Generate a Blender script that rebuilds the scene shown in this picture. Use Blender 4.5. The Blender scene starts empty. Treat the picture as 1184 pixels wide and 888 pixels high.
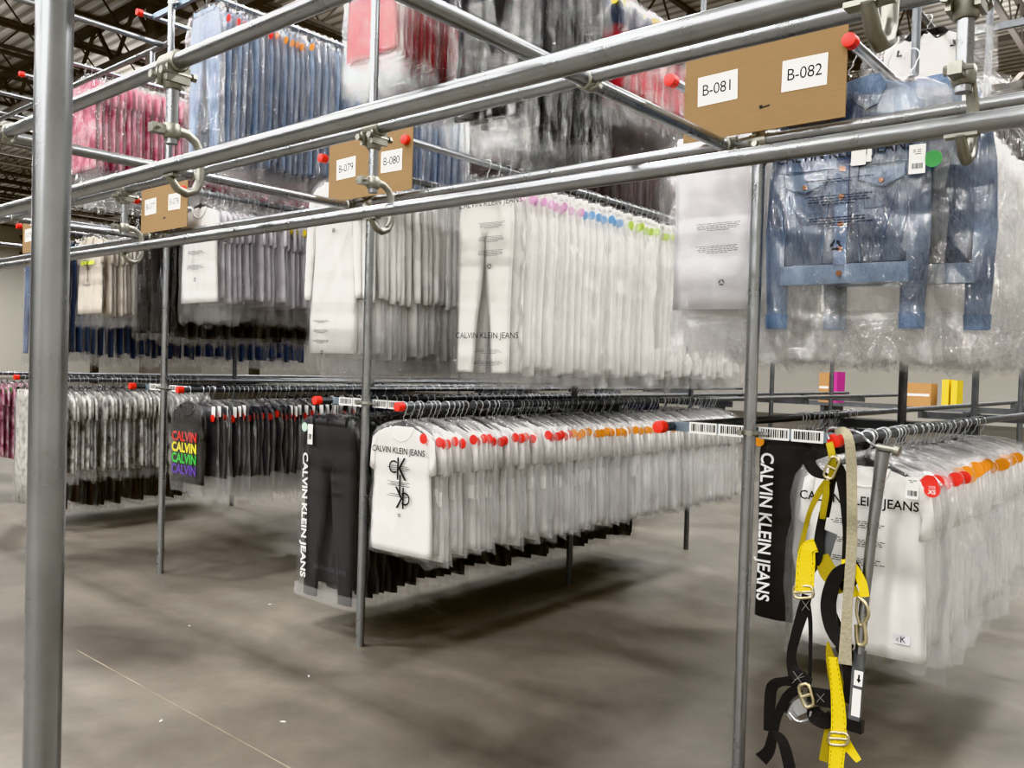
import bpy, math, random
from mathutils import Vector, Matrix, noise
random.seed(7)
sc = bpy.context.scene
col = sc.collection
PI = math.pi
V = Vector

# ---------------------------------------------------------------- camera
YAW, PITCH, ROLL, F_PX, CAM_Z = 0.7043, -0.0202, 0.0284, 980.43, 1.6
fw = V((-math.sin(YAW)*math.cos(PITCH), math.cos(YAW)*math.cos(PITCH), math.sin(PITCH)))
r0 = V((math.cos(YAW), math.sin(YAW), 0)); u0 = r0.cross(fw)
rt = r0*math.cos(ROLL) + u0*math.sin(ROLL)
up = -r0*math.sin(ROLL) + u0*math.cos(ROLL)
cam = bpy.data.cameras.new('camera'); cam.sensor_width = 36; cam.lens = 36*F_PX/1184
cam.clip_end = 300; cam.clip_start = .05
co = bpy.data.objects.new('camera', cam); col.objects.link(co)
co.matrix_world = Matrix(((rt.x, up.x, -fw.x, 0), (rt.y, up.y, -fw.y, 0), (rt.z, up.z, -fw.z, CAM_Z), (0, 0, 0, 1)))
sc.camera = co
def at(px, py, Y):
    """point of the plane y=Y that the photograph shows at px,py"""
    d = fw + rt*((px-592)/F_PX) - up*((py-444)/F_PX)
    return V((0, 0, CAM_Z)) + d*(Y/d.y)

# ---------------------------------------------------------------- materials
def newmat(name):
    m = bpy.data.materials.new(name); m.use_nodes = True
    nt = m.node_tree; nt.nodes.clear()
    out = nt.nodes.new('ShaderNodeOutputMaterial')
    return m, nt, out
def N(nt, t, **kw):
    n = nt.nodes.new(t)
    for k, v in kw.items():
        if k in n.inputs: n.inputs[k].default_value = v
        else: setattr(n, k, v)
    return n
def rgb(h):
    h = h.lstrip('#'); c = [int(h[i:i+2], 16)/255 for i in (0, 2, 4)]
    return tuple((x/12.92 if x <= .04045 else ((x+.055)/1.055)**2.4) for x in c) + (1,)
def simple(name, c, rough=.6, metal=0., var=.0, scale=8., bump=0., stretch=(1, 1, 1), c2=None, inst=0., emit=0, sub=0):
    m, nt, out = newmat(name); L = nt.links.new
    p = N(nt, 'ShaderNodeBsdfPrincipled', Roughness=rough, Metallic=metal)
    L(p.outputs[0], out.inputs[0])
    base = rgb(c) if isinstance(c, str) else c
    p.inputs['Base Color'].default_value = base
    if var or c2 or bump or inst:
        tc = N(nt, 'ShaderNodeTexCoord'); mp = N(nt, 'ShaderNodeMapping'); mp.inputs['Scale'].default_value = stretch
        L(tc.outputs['Object'], mp.inputs[0])
        nz = N(nt, 'ShaderNodeTexNoise', Scale=scale, Detail=6., Roughness=.6); L(mp.outputs[0], nz.inputs['Vector'])
        cr = N(nt, 'ShaderNodeValToRGB'); L(nz.outputs[0], cr.inputs[0])
        cr.color_ramp.elements[0].position = .3; cr.color_ramp.elements[1].position = .7
        d = 1-var
        cr.color_ramp.elements[0].color = rgb(c2) if c2 else (base[0]*d, base[1]*d, base[2]*d, 1)
        cr.color_ramp.elements[1].color = base
        src = cr.outputs[0]
        if inst:
            oi = N(nt, 'ShaderNodeObjectInfo'); hv = N(nt, 'ShaderNodeHueSaturation')
            mr = N(nt, 'ShaderNodeMapRange'); mr.inputs['To Min'].default_value = 1-inst; mr.inputs['To Max'].default_value = 1+inst*.5
            L(oi.outputs['Random'], mr.inputs[0]); L(mr.outputs[0], hv.inputs['Value']); L(src, hv.inputs['Color']); src = hv.outputs[0]
        L(src, p.inputs['Base Color'])
        if bump:
            b = N(nt, 'ShaderNodeBump', Strength=bump, Distance=.02); L(nz.outputs[0], b.inputs['Height']); L(b.outputs[0], p.inputs['Normal'])
    if emit:
        p.inputs['Emission Color'].default_value = base; p.inputs['Emission Strength'].default_value = emit
    return m
def plastic(name, milk=.22, edge=.35, tint=(.96, .965, .975, 1), bump=.6, rough=.16, scale=9., gloss=1.0):
    """thin clear poly film: see-through, milky where seen on edge, with sharp highlights on its creases"""
    m, nt, out = newmat(name); L = nt.links.new
    tr = N(nt, 'ShaderNodeBsdfTransparent'); tr.inputs[0].default_value = (.99, .99, .99, 1)
    df = N(nt, 'ShaderNodeBsdfDiffuse'); df.inputs[0].default_value = tint
    tl = N(nt, 'ShaderNodeBsdfTranslucent'); tl.inputs[0].default_value = tint
    mx0 = N(nt, 'ShaderNodeMixShader'); mx0.inputs[0].default_value = .5; L(df.outputs[0], mx0.inputs[1]); L(tl.outputs[0], mx0.inputs[2])
    lw = N(nt, 'ShaderNodeLayerWeight', Blend=.35)
    tc = N(nt, 'ShaderNodeTexCoord'); mp = N(nt, 'ShaderNodeMapping'); mp.inputs['Scale'].default_value = (1, 1, .45); L(tc.outputs['Object'], mp.inputs[0])
    oi = N(nt, 'ShaderNodeObjectInfo'); ad = N(nt, 'ShaderNodeVectorMath', operation='ADD'); L(mp.outputs[0], ad.inputs[0])
    ml = N(nt, 'ShaderNodeMath', operation='MULTIPLY'); ml.inputs[1].default_value = 37.; L(oi.outputs['Random'], ml.inputs[0]); L(ml.outputs[0], ad.inputs[1])
    nz = N(nt, 'ShaderNodeTexNoise', Scale=scale, Detail=5., Roughness=.65, Distortion=.6); L(ad.outputs[0], nz.inputs['Vector'])
    vo = N(nt, 'ShaderNodeTexVoronoi', Scale=scale*1.6); L(ad.outputs[0], vo.inputs['Vector'])
    sm = N(nt, 'ShaderNodeMath', operation='MULTIPLY_ADD'); sm.inputs[1].default_value = .45; L(vo.outputs['Distance'], sm.inputs[0]); L(nz.outputs[0], sm.inputs[2])
    bp = N(nt, 'ShaderNodeBump', Strength=bump, Distance=.03); L(sm.outputs[0], bp.inputs['Height'])
    ma = N(nt, 'ShaderNodeMath', operation='MULTIPLY_ADD', use_clamp=True); ma.inputs[1].default_value = edge; ma.inputs[2].default_value = milk
    L(lw.outputs['Facing'], ma.inputs[0])
    mx = N(nt, 'ShaderNodeMixShader'); L(ma.outputs[0], mx.inputs[0]); L(tr.outputs[0], mx.inputs[1]); L(mx0.outputs[0], mx.inputs[2])
    gl = N(nt, 'ShaderNodeBsdfGlossy', Roughness=rough); L(bp.outputs[0], gl.inputs['Normal'])
    fr = N(nt, 'ShaderNodeLayerWeight', Blend=.5); L(bp.outputs[0], fr.inputs['Normal'])
    pw = N(nt, 'ShaderNodeMath', operation='POWER'); pw.inputs[1].default_value = 4.; L(fr.outputs['Facing'], pw.inputs[0])
    fm = N(nt, 'ShaderNodeMath', operation='MULTIPLY_ADD', use_clamp=True); fm.inputs[1].default_value = .35*gloss; fm.inputs[2].default_value = .05*gloss; L(pw.outputs[0], fm.inputs[0])
    mf = N(nt, 'ShaderNodeMixShader'); L(fm.outputs[0], mf.inputs[0]); L(mx.outputs[0], mf.inputs[1]); L(gl.outputs[0], mf.inputs[2])
    L(mf.outputs[0], out.inputs[0])
    return m
def denim(name, dark, light, scale=3.):
    m, nt, out = newmat(name); L = nt.links.new
    p = N(nt, 'ShaderNodeBsdfPrincipled', Roughness=.9); L(p.outputs[0], out.inputs[0])
    tc = N(nt, 'ShaderNodeTexCoord')
    a = N(nt, 'ShaderNodeTexNoise', Scale=scale, Detail=4.); L(tc.outputs['Object'], a.inputs['Vector'])
    mp = N(nt, 'ShaderNodeMapping'); mp.inputs['Scale'].default_value = (160, 160, 30); L(tc.outputs['Object'], mp.inputs[0])
    b = N(nt, 'ShaderNodeTexNoise', Scale=1., Detail=2.); L(mp.outputs[0], b.inputs['Vector'])
    mx = N(nt, 'ShaderNodeMath', operation='MULTIPLY_ADD'); mx.inputs[1].default_value = .35; L(b.outputs[0], mx.inputs[0]); L(a.outputs[0], mx.inputs[2])
    cr = N(nt, 'ShaderNodeValToRGB'); L(mx.outputs[0], cr.inputs[0])
    cr.color_ramp.elements[0].position = .5; cr.color_ramp.elements[1].position = .85
    cr.color_ramp.elements[0].color = rgb(dark); cr.color_ramp.elements[1].color = rgb(light)
    oi = N(nt, 'ShaderNodeObjectInfo'); hv = N(nt, 'ShaderNodeHueSaturation'); mr = N(nt, 'ShaderNodeMapRange')
    mr.inputs['To Min'].default_value = .75; mr.inputs['To Max'].default_value = 1.15
    L(oi.outputs['Random'], mr.inputs[0]); L(mr.outputs[0], hv.inputs['Value']); L(cr.outputs[0], hv.inputs['Color']); L(hv.outputs[0], p.inputs['Base Color'])
    bp = N(nt, 'ShaderNodeBump', Strength=.3, Distance=.003); L(mx.outputs[0], bp.inputs['Height']); L(bp.outputs[0], p.inputs['Normal'])
    return m
def print_fabric(name, colors, scale=10., inst=.1):
    """fabric with a blotchy multi-colour print (ramp of constant bands over noise)"""
    m, nt, out = newmat(name); L = nt.links.new
    p = N(nt, 'ShaderNodeBsdfPrincipled', Roughness=.9); L(p.outputs[0], out.inputs[0])
    tc = N(nt, 'ShaderNodeTexCoord'); nz = N(nt, 'ShaderNodeTexNoise', Scale=scale, Detail=3.)
    oi = N(nt, 'ShaderNodeObjectInfo'); ad = N(nt, 'ShaderNodeVectorMath', operation='ADD'); L(tc.outputs['Object'], ad.inputs[0]); L(oi.outputs['Random'], ad.inputs[1])
    L(ad.outputs[0], nz.inputs['Vector'])
    cr = N(nt, 'ShaderNodeValToRGB'); L(nz.outputs[0], cr.inputs[0])
    els = cr.color_ramp.elements
    n = len(colors)
    for i, c in enumerate(colors):
        pos = .32 + .36*i/max(1, n-1)
        e = els[i] if i < 2 else els.new(pos)
        e.position = pos; e.color = rgb(c)
    L(cr.outputs[0], p.inputs['Base Color'])
    return m
def split_fabric(name, top, bottom, z0, z1, var=.25, scale=12):
    """fabric whose colour changes from top to bottom between the local heights z0 and z1"""
    m, nt, out = newmat(name); L = nt.links.new
    p = N(nt, 'ShaderNodeBsdfPrincipled', Roughness=.9); L(p.outputs[0], out.inputs[0])
    tc = N(nt, 'ShaderNodeTexCoord'); sp = N(nt, 'ShaderNodeSeparateXYZ'); L(tc.outputs['Object'], sp.inputs[0])
    nz = N(nt, 'ShaderNodeTexNoise', Scale=scale, Detail=4.); L(tc.outputs['Object'], nz.inputs['Vector'])
    ad = N(nt, 'ShaderNodeMath', operation='MULTIPLY_ADD'); ad.inputs[1].default_value = .25; L(nz.outputs[0], ad.inputs[0]); L(sp.outputs[2], ad.inputs[2])
    mr = N(nt, 'ShaderNodeMapRange'); mr.inputs['From Min'].default_value = z0+.125; mr.inputs['From Max'].default_value = z1+.125; L(ad.outputs[0], mr.inputs[0])
    mx = N(nt, 'ShaderNodeMix', data_type='RGBA'); L(mr.outputs[0], mx.inputs[0])
    mx.inputs[6].default_value = rgb(bottom); mx.inputs[7].default_value = rgb(top)
    hv = N(nt, 'ShaderNodeHueSaturation'); m2 = N(nt, 'ShaderNodeMapRange'); m2.inputs['To Min'].default_value = 1-var; m2.inputs['To Max'].default_value = 1+var
    L(nz.outputs[0], m2.inputs[0]); L(m2.outputs[0], hv.inputs['Value']); L(mx.outputs[2], hv.inputs['Color']); L(hv.outputs[0], p.inputs['Base Color'])
    return m
def steel(name, c, rough=.38, spangle=.25):
    m, nt, out = newmat(name); L = nt.links.new
    p = N(nt, 'ShaderNodeBsdfPrincipled', Roughness=rough, Metallic=.9); L(p.outputs[0], out.inputs[0])
    tc = N(nt, 'ShaderNodeTexCoord')
    nz = N(nt, 'ShaderNodeTexNoise', Scale=9., Detail=3., Roughness=.6); L(tc.outputs['Object'], nz.inputs['Vector'])
    cr = N(nt, 'ShaderNodeValToRGB'); L(nz.outputs[0], cr.inputs[0]); b = rgb(c); k = 1-spangle
    cr.color_ramp.elements[0].position = .35; cr.color_ramp.elements[1].position = .68
    cr.color_ramp.elements[0].color = (b[0]*k, b[1]*k, b[2]*k, 1); cr.color_ramp.elements[1].color = b
    L(cr.outputs[0], p.inputs['Base Color'])
    mr = N(nt, 'ShaderNodeMapRange'); mr.inputs['To Min'].default_value = rough-.02; mr.inputs['To Max'].default_value = rough+.04
    L(nz.outputs[0], mr.inputs[0]); L(mr.outputs[0], p.inputs['Roughness'])
    return m

M = {}
M['steel'] = steel('galvanised_steel', '#a6a9ac', .27, .14)
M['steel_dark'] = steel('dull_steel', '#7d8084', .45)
M['cast'] = steel('cast_zinc', '#aeada4', .4, .35)
M['wire'] = simple('hook_wire', '#d6d9dd', .3, .8)
M['bar'] = simple('blue_grey_steel', '#93a6b4', .35, .6, var=.15)
M['red'] = simple('red_plastic', '#e2301f', .4)
M['black'] = simple('black_plastic', '#151517', .45)
M['paper'] = simple('white_paper', '#eeeeec', .7)
M['ink'] = simple('black_ink', '#121214', .7)
M['ink_grey'] = simple('grey_ink', '#4c4c50', .8)
M['white_ink'] = simple('white_ink', '#e6e6e6', .7)
M['card'] = simple('cardboard', '#8d7350', .85, var=.08, scale=14, stretch=(1, 1, 6), bump=.05)
M['bag'] = plastic('clear_film', .02, .13, gloss=1.5, bump=.7)
M['bag_milky'] = plastic('milky_film', .05, .22, bump=.5, tint=(.97, .97, .97, 1), gloss=1.2)
M['bag_shiny'] = plastic('shiny_film', .012, .11, bump=.8, rough=.1, scale=8., gloss=2.4)
M['bag_white'] = plastic('crumpled_white_film', .05, .22, bump=1., rough=.12, gloss=2.4)
M['bag_hazy'] = plastic('hazy_film', .09, .30, bump=.5, rough=.15, gloss=1.8)
M['bag_veil'] = plastic('shiny_veil_film', .022, .15, bump=.9, rough=.1, scale=8., gloss=2.4)
M['bag_clear'] = plastic('crisp_clear_film', .004, .05, bump=.8, rough=.12, scale=8., gloss=1.8)
M['bag_grey'] = plastic('frosted_film', .012, .09, tint=(.72, .74, .78, 1), bump=.3, rough=.2, gloss=.7)
M['white'] = simple('white_cotton', '#eeedeb', .9, var=.10, scale=5., bump=.15, inst=.06)
M['ivory'] = simple('ivory_cotton', '#edebe7', .9, var=.10, scale=5., bump=.15, inst=.06)
M['lilac'] = simple('pale_lilac_cotton', '#e2dee6', .9, var=.12, scale=5., bump=.15, inst=.12)
M['pale'] = simple('pale_grey_cotton', '#dbdade', .9, var=.1, scale=5., bump=.15)
M['beige'] = simple('beige_cotton', '#e3dacd', .9, var=.2, scale=9., bump=.15, inst=.12)
M['blackcloth'] = simple('black_cotton', '#131315', .9, var=.3, scale=5., bump=.15, inst=.3)
M['charcoal'] = simple('charcoal_cotton', '#232325', .85, var=.25, scale=4., bump=.1, inst=.1)
M['navy'] = simple('navy_cotton', '#20232e', .9, var=.3, scale=5., inst=.3)
M['snow'] = print_fabric('grey_white_print', ['#5d5b58', '#b9b6b1', '#dbd9d6', '#8b8883'], 9.)
M['brown'] = simple('dark_brown_cloth', '#54473f', .9, var=.4, scale=7., inst=.3)
M['plum'] = simple('dull_plum_cloth', '#6e5a5c', .9, var=.35, scale=7., inst=.3)
M['quilt'] = print_fabric('pale_crumpled_cloth', ['#85827b', '#b3b0aa', '#c2c0bb'], 14.)
M['pink'] = print_fabric('pink_print', ['#a13a5b', '#cf7087', '#e4b4c0', '#d4879a'], 6.)
M['rose'] = print_fabric('faded_rose_print', ['#7d3a52', '#c98aa0', '#e6d3d8'], 12.)
M['redprint'] = split_fabric('navy_to_red_print', '#2a3550', '#c01a2c', -.42, -.30, .45)
M['jean'] = denim('mid_blue_denim', '#667d9d', '#b0bfd3')
M['jean_dark'] = denim('dark_blue_denim', '#2c3a58', '#56698c')
M['jacket_denim'] = denim('washed_denim', '#2f3d54', '#6f829b', 4.)
M['jacket_light'] = denim('pale_washed_denim', '#4f647e', '#8296ad', 4.)
M['jacket_dark'] = denim('seam_denim', '#34486a', '#5d7899', 6.)
M['copper'] = simple('copper_button', '#8a5a3c', .4, .7)
M['green'] = simple('green_sticker', '#2b8438', .5)
M['mint'] = simple('pale_green_sticker', '#b9cfc0', .5)
M['yellow_s'] = simple('yellow_sticker', '#e9d23a', .5)
M['orange'] = simple('orange_sticker', '#ee9a2c', .5)
M['red_s'] = simple('red_sticker', '#e23a30', .5)
M['pink_s'] = simple('pink_sticker', '#d9a6cc', .5)
M['blue_s'] = simple('blue_sticker', '#4fa3dc', .5)
M['lime_s'] = simple('lime_sticker', '#c3dc62', .5)
M['rain'] = [simple('rainbow_print_%s' % n, c, .7) for n, c in (('red', '#cf3a34'), ('yellow', '#e3d72f'), ('green', '#3aa63f'), ('purple', '#5a3f93'))]
M['neon'] = simple('neon_yellow_print', '#d6e35c', .7)
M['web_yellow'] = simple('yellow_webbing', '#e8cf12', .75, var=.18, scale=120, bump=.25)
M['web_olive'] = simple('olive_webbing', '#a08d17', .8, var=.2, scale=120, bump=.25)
M['web_black'] = simple('black_webbing', '#1a1a1c', .75, var=.3, scale=120, bump=.25)
M['web_beige'] = simple('beige_webbing', '#a8a189', .85, var=.2, scale=90, bump=.35)
M['pad'] = simple('black_padding', '#141416', .7, var=.3, scale=30, bump=.1)
M['stitch'] = simple('grey_stitch', '#7d7d7a', .8)
M['buckle'] = simple('buckle_metal', '#d3c9a8', .3, .95)
M['chrome'] = simple('zinc_plate', '#d5d8dc', .22, .95)
M['joist'] = simple('brown_grey_joist_paint', '#4a443e', .7)
M['carton'] = simple('carton_board', '#b98f5e', .85, var=.1)
M['bin_yellow'] = simple('yellow_bin', '#ecd12a', .5)
M['magenta'] = simple('magenta_panel', '#b93a8c', .6)

# concrete floor
m, nt, out = newmat('polished_concrete'); L = nt.links.new
p = N(nt, 'ShaderNodeBsdfPrincipled'); L(p.outputs[0], out.inputs[0])
tc = N(nt, 'ShaderNodeTexCoord')
n1 = N(nt, 'ShaderNodeTexNoise', Scale=.55, Detail=7., Roughness=.6, Distortion=.4); L(tc.outputs['Object'], n1.inputs['Vector'])
n2 = N(nt, 'ShaderNodeTexNoise', Scale=7., Detail=8., Roughness=.7); L(tc.outputs['Object'], n2.inputs['Vector'])
cr = N(nt, 'ShaderNodeValToRGB'); L(n1.outputs[0], cr.inputs[0])
cr.color_ramp.elements[0].position = .34; cr.color_ramp.elements[1].position = .66
cr.color_ramp.elements[0].color = rgb('#47423b'); cr.color_ramp.elements[1].color = rgb('#7d776d')
c2 = N(nt, 'ShaderNodeValToRGB'); L(n2.outputs[0], c2.inputs[0]); c2.color_ramp.elements[0].position = .3; c2.color_ramp.elements[1].position = .75
c2.color_ramp.elements[0].color = (.72, .72, .72, 1); c2.color_ramp.elements[1].color = (1.05, 1.05, 1.05, 1)
mx = N(nt, 'ShaderNodeMix', data_type='RGBA', blend_type='MULTIPLY'); mx.inputs[0].default_value = .8
L(cr.outputs[0], mx.inputs[6]); L(c2.outputs[0], mx.inputs[7]); L(mx.outputs[2], p.inputs['Base Color'])
mr = N(nt, 'ShaderNodeMapRange'); mr.inputs['To Min'].default_value = .32; mr.inputs['To Max'].default_value = .62; L(n1.outputs[0], mr.inputs[0]); L(mr.outputs[0], p.inputs['Roughness'])
bp = N(nt, 'ShaderNodeBump', Strength=.06, Distance=.01); L(n2.outputs[0], bp.inputs['Height']); L(bp.outputs[0], p.inputs['Normal'])
M['floor'] = m
# corrugated roof deck
m, nt, out = newmat('corrugated_deck'); L = nt.links.new
p = N(nt, 'ShaderNodeBsdfPrincipled', Roughness=.6); L(p.outputs[0], out.inputs[0])
tc = N(nt, 'ShaderNodeTexCoord'); wv = N(nt, 'ShaderNodeTexWave', Scale=1.05, bands_direction='Y'); L(tc.outputs['Object'], wv.inputs['Vector'])
cr = N(nt, 'ShaderNodeValToRGB'); L(wv.outputs[0], cr.inputs[0]); cr.color_ramp.elements[0].position = .25; cr.color_ramp.elements[1].position = .5
cr.color_ramp.elements[0].color = rgb('#8d8880'); cr.color_ramp.elements[1].color = rgb('#c6c1b8'); L(cr.outputs[0], p.inputs['Base Color'])
bp = N(nt, 'ShaderNodeBump', Strength=.6, Distance=.05); L(wv.outputs[0], bp.inputs['Height']); L(bp.outputs[0], p.inputs['Normal'])
M['deck'] = m
M['wallpaint'] = simple('warehouse_wall_paint', '#dcd8ce', .8, var=.06, scale=.4)

# ---------------------------------------------------------------- mesh helpers
class MB:
    def __init__(s): s.v, s.f, s.m = [], [], []; s.cur = 0; s.slots = []
    def use(s, mat):
        if mat not in s.slots: s.slots.append(mat)
        s.cur = s.slots.index(mat); return s
    def add(s, verts, faces):
        o = len(s.v); s.v += [tuple(q) for q in verts]
        for f in faces: s.f.append(tuple(i+o for i in f)); s.m.append(s.cur)
    def box(s, c, d, rot=None):
        x, y, z = (q/2 for q in d); pts = [V((sx*x, sy*y, sz*z)) for sx in (-1, 1) for sy in (-1, 1) for sz in (-1, 1)]
        if rot is not None: pts = [rot @ q for q in pts]
        s.add([q+V(c) for q in pts], [(0, 1, 3, 2), (4, 6, 7, 5), (0, 4, 5, 1), (2, 3, 7, 6), (0, 2, 6, 4), (1, 5, 7, 3)])
    def tube(s, path, r, n=10, caps=True, closed=False):
        path = [V(q) for q in path]; k = len(path)
        rs = r if isinstance(r, (list, tuple)) else [r]*k
        tang = []
        for i in range(k):
            if closed: t = path[(i+1) % k]-path[i-1]
            else: t = path[min(i+1, k-1)]-path[max(i-1, 0)]
            tang.append(t.normalized())
        t = tang[0]; nrm = t.orthogonal().normalized(); vs = []
        for i in range(k):
            t2 = tang[i]; nrm = (nrm - t2*nrm.dot(t2))
            nrm = nrm.normalized() if nrm.length > 1e-6 else t2.orthogonal().normalized()
            b = t2.cross(nrm)
            for j in range(n):
                a = 2*PI*j/n; vs.append(path[i]+(nrm*math.cos(a)+b*math.sin(a))*rs[i])
        fs = []
        for i in range(k if closed else k-1):
            i2 = (i+1) % k
            for j in range(n): fs.append((i*n+j, i*n+(j+1) % n, i2*n+(j+1) % n, i2*n+j))
        if caps and not closed: fs += [tuple(range(n-1, -1, -1)), tuple((k-1)*n+j for j in range(n))]
        s.add(vs, fs)
    def ribbon(s, path, widths, th, side=None, normal=(0, -1, 0)):
        """flat strap: swept rectangle whose broad face looks along normal"""
        path = [V(q) for q in path]; k = len(path); vs = []
        nv = V(normal).normalized()
        ws = widths if isinstance(widths, (list, tuple)) else [widths]*k
        for i in range(k):
            t = (path[min(i+1, k-1)]-path[max(i-1, 0)]).normalized()
            w = t.cross(nv); w = w.normalized() if w.length > .05 else V((1, 0, 0)); n2 = w.cross(t).normalized()
            for a, b in ((-1, -1), (1, -1), (1, 1), (-1, 1)): vs.append(path[i]+w*a*ws[i]/2+n2*b*th/2)
        fs = [(i*4+j, i*4+(j+1) % 4, i*4+4+(j+1) % 4, i*4+4+j) for i in range(k-1) for j in range(4)]
        fs += [(3, 2, 1, 0), (k*4-4, k*4-3, k*4-2, k*4-1)]
        s.add(vs, fs)
    def disc(s, c, r, th, n=20, axis='y'):
        c = V(c); vs = []
        for d in (-th/2, th/2):
            for j in range(n):
                a = 2*PI*j/n; q = (math.cos(a)*r, math.sin(a)*r)
                vs.append(c+(V((q[0], d, q[1])) if axis == 'y' else V((q[0], q[1], d)) if axis == 'z' else V((d, q[0], q[1]))))
        s.add(vs, [tuple(range(n-1, -1, -1)), tuple(range(n, 2*n))]+[(j, (j+1) % n, n+(j+1) % n, n+j) for j in range(n)])
    def panel(s, rows, n=8, wr=.004, seed=0, y0=0., caps=True, fold=9., rag=0.):
        """closed cloth envelope between rows ((xl,zl),(xr,zr),thickness[,y]) from top to bottom"""
        vs = []; k = len(rows); w = 2*n
        for i, rw in enumerate(rows):
            (xl, zl), (xr, zr), th = rw[:3]; yy = y0+(rw[3] if len(rw) > 3 else 0)
            for j in range(w):
                front = j <= n
                u = (j/n if front else 2-j/n)            # 0..1 across
                e = max(0., 1-abs(2*u-1)**3)**.5
                x = xl+(xr-xl)*u; z = zl+(zr-zl)*u
                nn = noise.noise(V((x*fold, seed*3.7, z*2.2+seed)))*.7+noise.noise(V((x*fold*2.3, seed*1.3+5, z*5)))*.45
                damp = .25+.75*min(1, i/(k*.4)) if k > 1 else 1
                y = yy+(-1 if front else 1)*th*e+nn*wr*damp
                if i == k-1 and rag: z += noise.noise(V((x*11, seed*2.1, y*30)))*rag
                vs.append((x, y, z))
        fs = [(i*w+j, i*w+w+j, i*w+w+(j+1) % w, i*w+(j+1) % w) for i in range(k-1) for j in range(w)]
        if caps: fs += [tuple(range(w)), tuple((k-1)*w+w-1-j for j in range(w))]
        s.add(vs, fs)
    def mesh(s, name, smooth=True):
        me = bpy.data.meshes.new(name); me.from_pydata(s.v, [], s.f)
        for mt in s.slots: me.materials.append(mt)
        for p_, mi in zip(me.polygons, s.m): p_.material_index = mi; p_.use_smooth = smooth
        me.update(); return me
def smooth_by_angle(me, ang=40):
    import bmesh
    b = bmesh.new(); b.from_mesh(me)
    bmesh.ops.recalc_face_normals(b, faces=b.faces)
    for e in b.edges:
        if len(e.link_faces) == 2 and e.calc_face_angle(0) > math.radians(ang): e.smooth = False
    b.to_mesh(me); b.free()
def link(name, me, parent=None, loc=None):
    o = bpy.data.objects.new(name, me); col.objects.link(o)
    if parent is not None: o.parent = parent
    if loc is not None: o.location = loc
    return o
def obj(name, mb, mat=None, parent=None, loc=None, smooth=True, ang=40):
    if mat is not None and not mb.slots: mb.slots = [mat]
    me = mb.mesh(name, smooth)
    if smooth: smooth_by_angle(me, ang)
    return link(name, me, parent, loc)
def tag(o, label, cat, group=None):
    o['label'] = label; o['category'] = cat
    if group: o['group'] = group
    return o
def structure(o): o['kind'] = 'structure'; return o
def empty(name, loc=(0, 0, 0)):
    o = bpy.data.objects.new(name, None); col.objects.link(o); o.location = loc; o.empty_display_size = .1; return o
def text_mesh(txt, size, align='CENTER', spacing=1., bold=0.):
    cu = bpy.data.curves.new('lettering', 'FONT'); cu.body = txt; cu.size = size; cu.align_x = align; cu.align_y = 'CENTER'
    cu.space_character = spacing; cu.resolution_u = 3; cu.offset = bold
    o = bpy.data.objects.new('lettering', cu); col.objects.link(o)
    bpy.context.view_layer.update()
    me = bpy.data.meshes.new_from_object(o.evaluated_get(bpy.context.evaluated_depsgraph_get()))
    vs = [tuple(q.co) for q in me.vertices]; fs = [tuple(q.vertices) for q in me.polygons]
    bpy.data.objects.remove(o); bpy.data.curves.remove(cu); bpy.data.meshes.remove(me)
    return vs, fs
def put_text(mb, txt, size, x, y, z, rot=0, sx=1., mirror=False, spacing=1., bold=0.):
    """lettering on the plane y=const, read from -y"""
    vs, fs = text_mesh(txt, size, spacing=spacing, bold=bold); c, s_ = math.cos(rot), math.sin(rot)
    pts = []
    for a, b, _ in vs:
        a *= sx
        if mirror: b = -b
        pts.append((x+a*c-b*s_, y, z+a*s_+b*c))
    mb.add(pts, fs)
def fine_print(mb, x, y, z, w, n, seed=0, lh=.0075, th=.0028):
    """lines of print too small to read: rows of short dashes"""
    rr = random.Random(seed)
    for i in range(n):
        ww = w*rr.uniform(.75, 1.) if i < n-1 else w*.45
        cx = x-ww/2; zz = z-i*lh
        while cx < x+ww/2:
            l = rr.uniform(.008, .022)
            mb.add([(cx, y, zz), (cx+l, y, zz), (cx+l, y, zz+th), (cx, y, zz+th)], [(0, 1, 2, 3)]); cx += l+.004
def recycle(mb, x, y, z, r):
    """three chasing arrows in a triangle"""
    for k in range(3):
        a = k*2*PI/3; ca, sa = math.cos(a), math.sin(a)
        # bar along the base of the triangle, then an arrow head at its end
        for poly in ([(-.62, -.62), (.12, -.62), (.12, -.34), (-.46, -.34)], [(.10, -.80), (.58, -.48), (.10, -.16)]):
            mb.add([(x+(p_*ca-q*sa)*r, y, z+(p_*sa+q*ca)*r) for p_, q in poly], [tuple(range(len(poly)))])
def barcode(mb, x, y, z, w, h, seed=0, white=True):
    if white:
        mb.use(M['paper']); mb.add([(x-w/2, y, z-h/2), (x+w/2, y, z-h/2), (x+w/2, y, z+h/2), (x-w/2, y, z+h/2)], [(0, 1, 2, 3)])
    mb.use(M['ink']); rr = random.Random(seed); cx = x-w*.42
    while cx < x+w*.42:
        l = rr.choice((.0022, .0022, .004, .006))*w/.11
        mb.add([(cx, y-.0006, z-h*.30), (cx+l, y-.0006, z-h*.30), (cx+l, y-.0006, z+h*.36), (cx, y-.0006, z+h*.36)], [(0, 1, 2, 3)])
        cx += l+rr.choice((.0022, .003, .0045))*w/.11

# ---------------------------------------------------------------- setting
FRONT = 3.099; BAY = 2.288
XP = {k: -1.419-BAY*i for i, k in enumerate(('81', '79', '77', '75', '73'))}
E = .3555; YCAP = 3.04
Z1, Z2, Z3 = 1.372, 2.776, 4.18
ZC = 2.497; YA, YB = 1.301, 2.132; ZT1, ZT2 = 2.184, 2.179
RP = .0242
CEIL = 9.6

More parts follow.
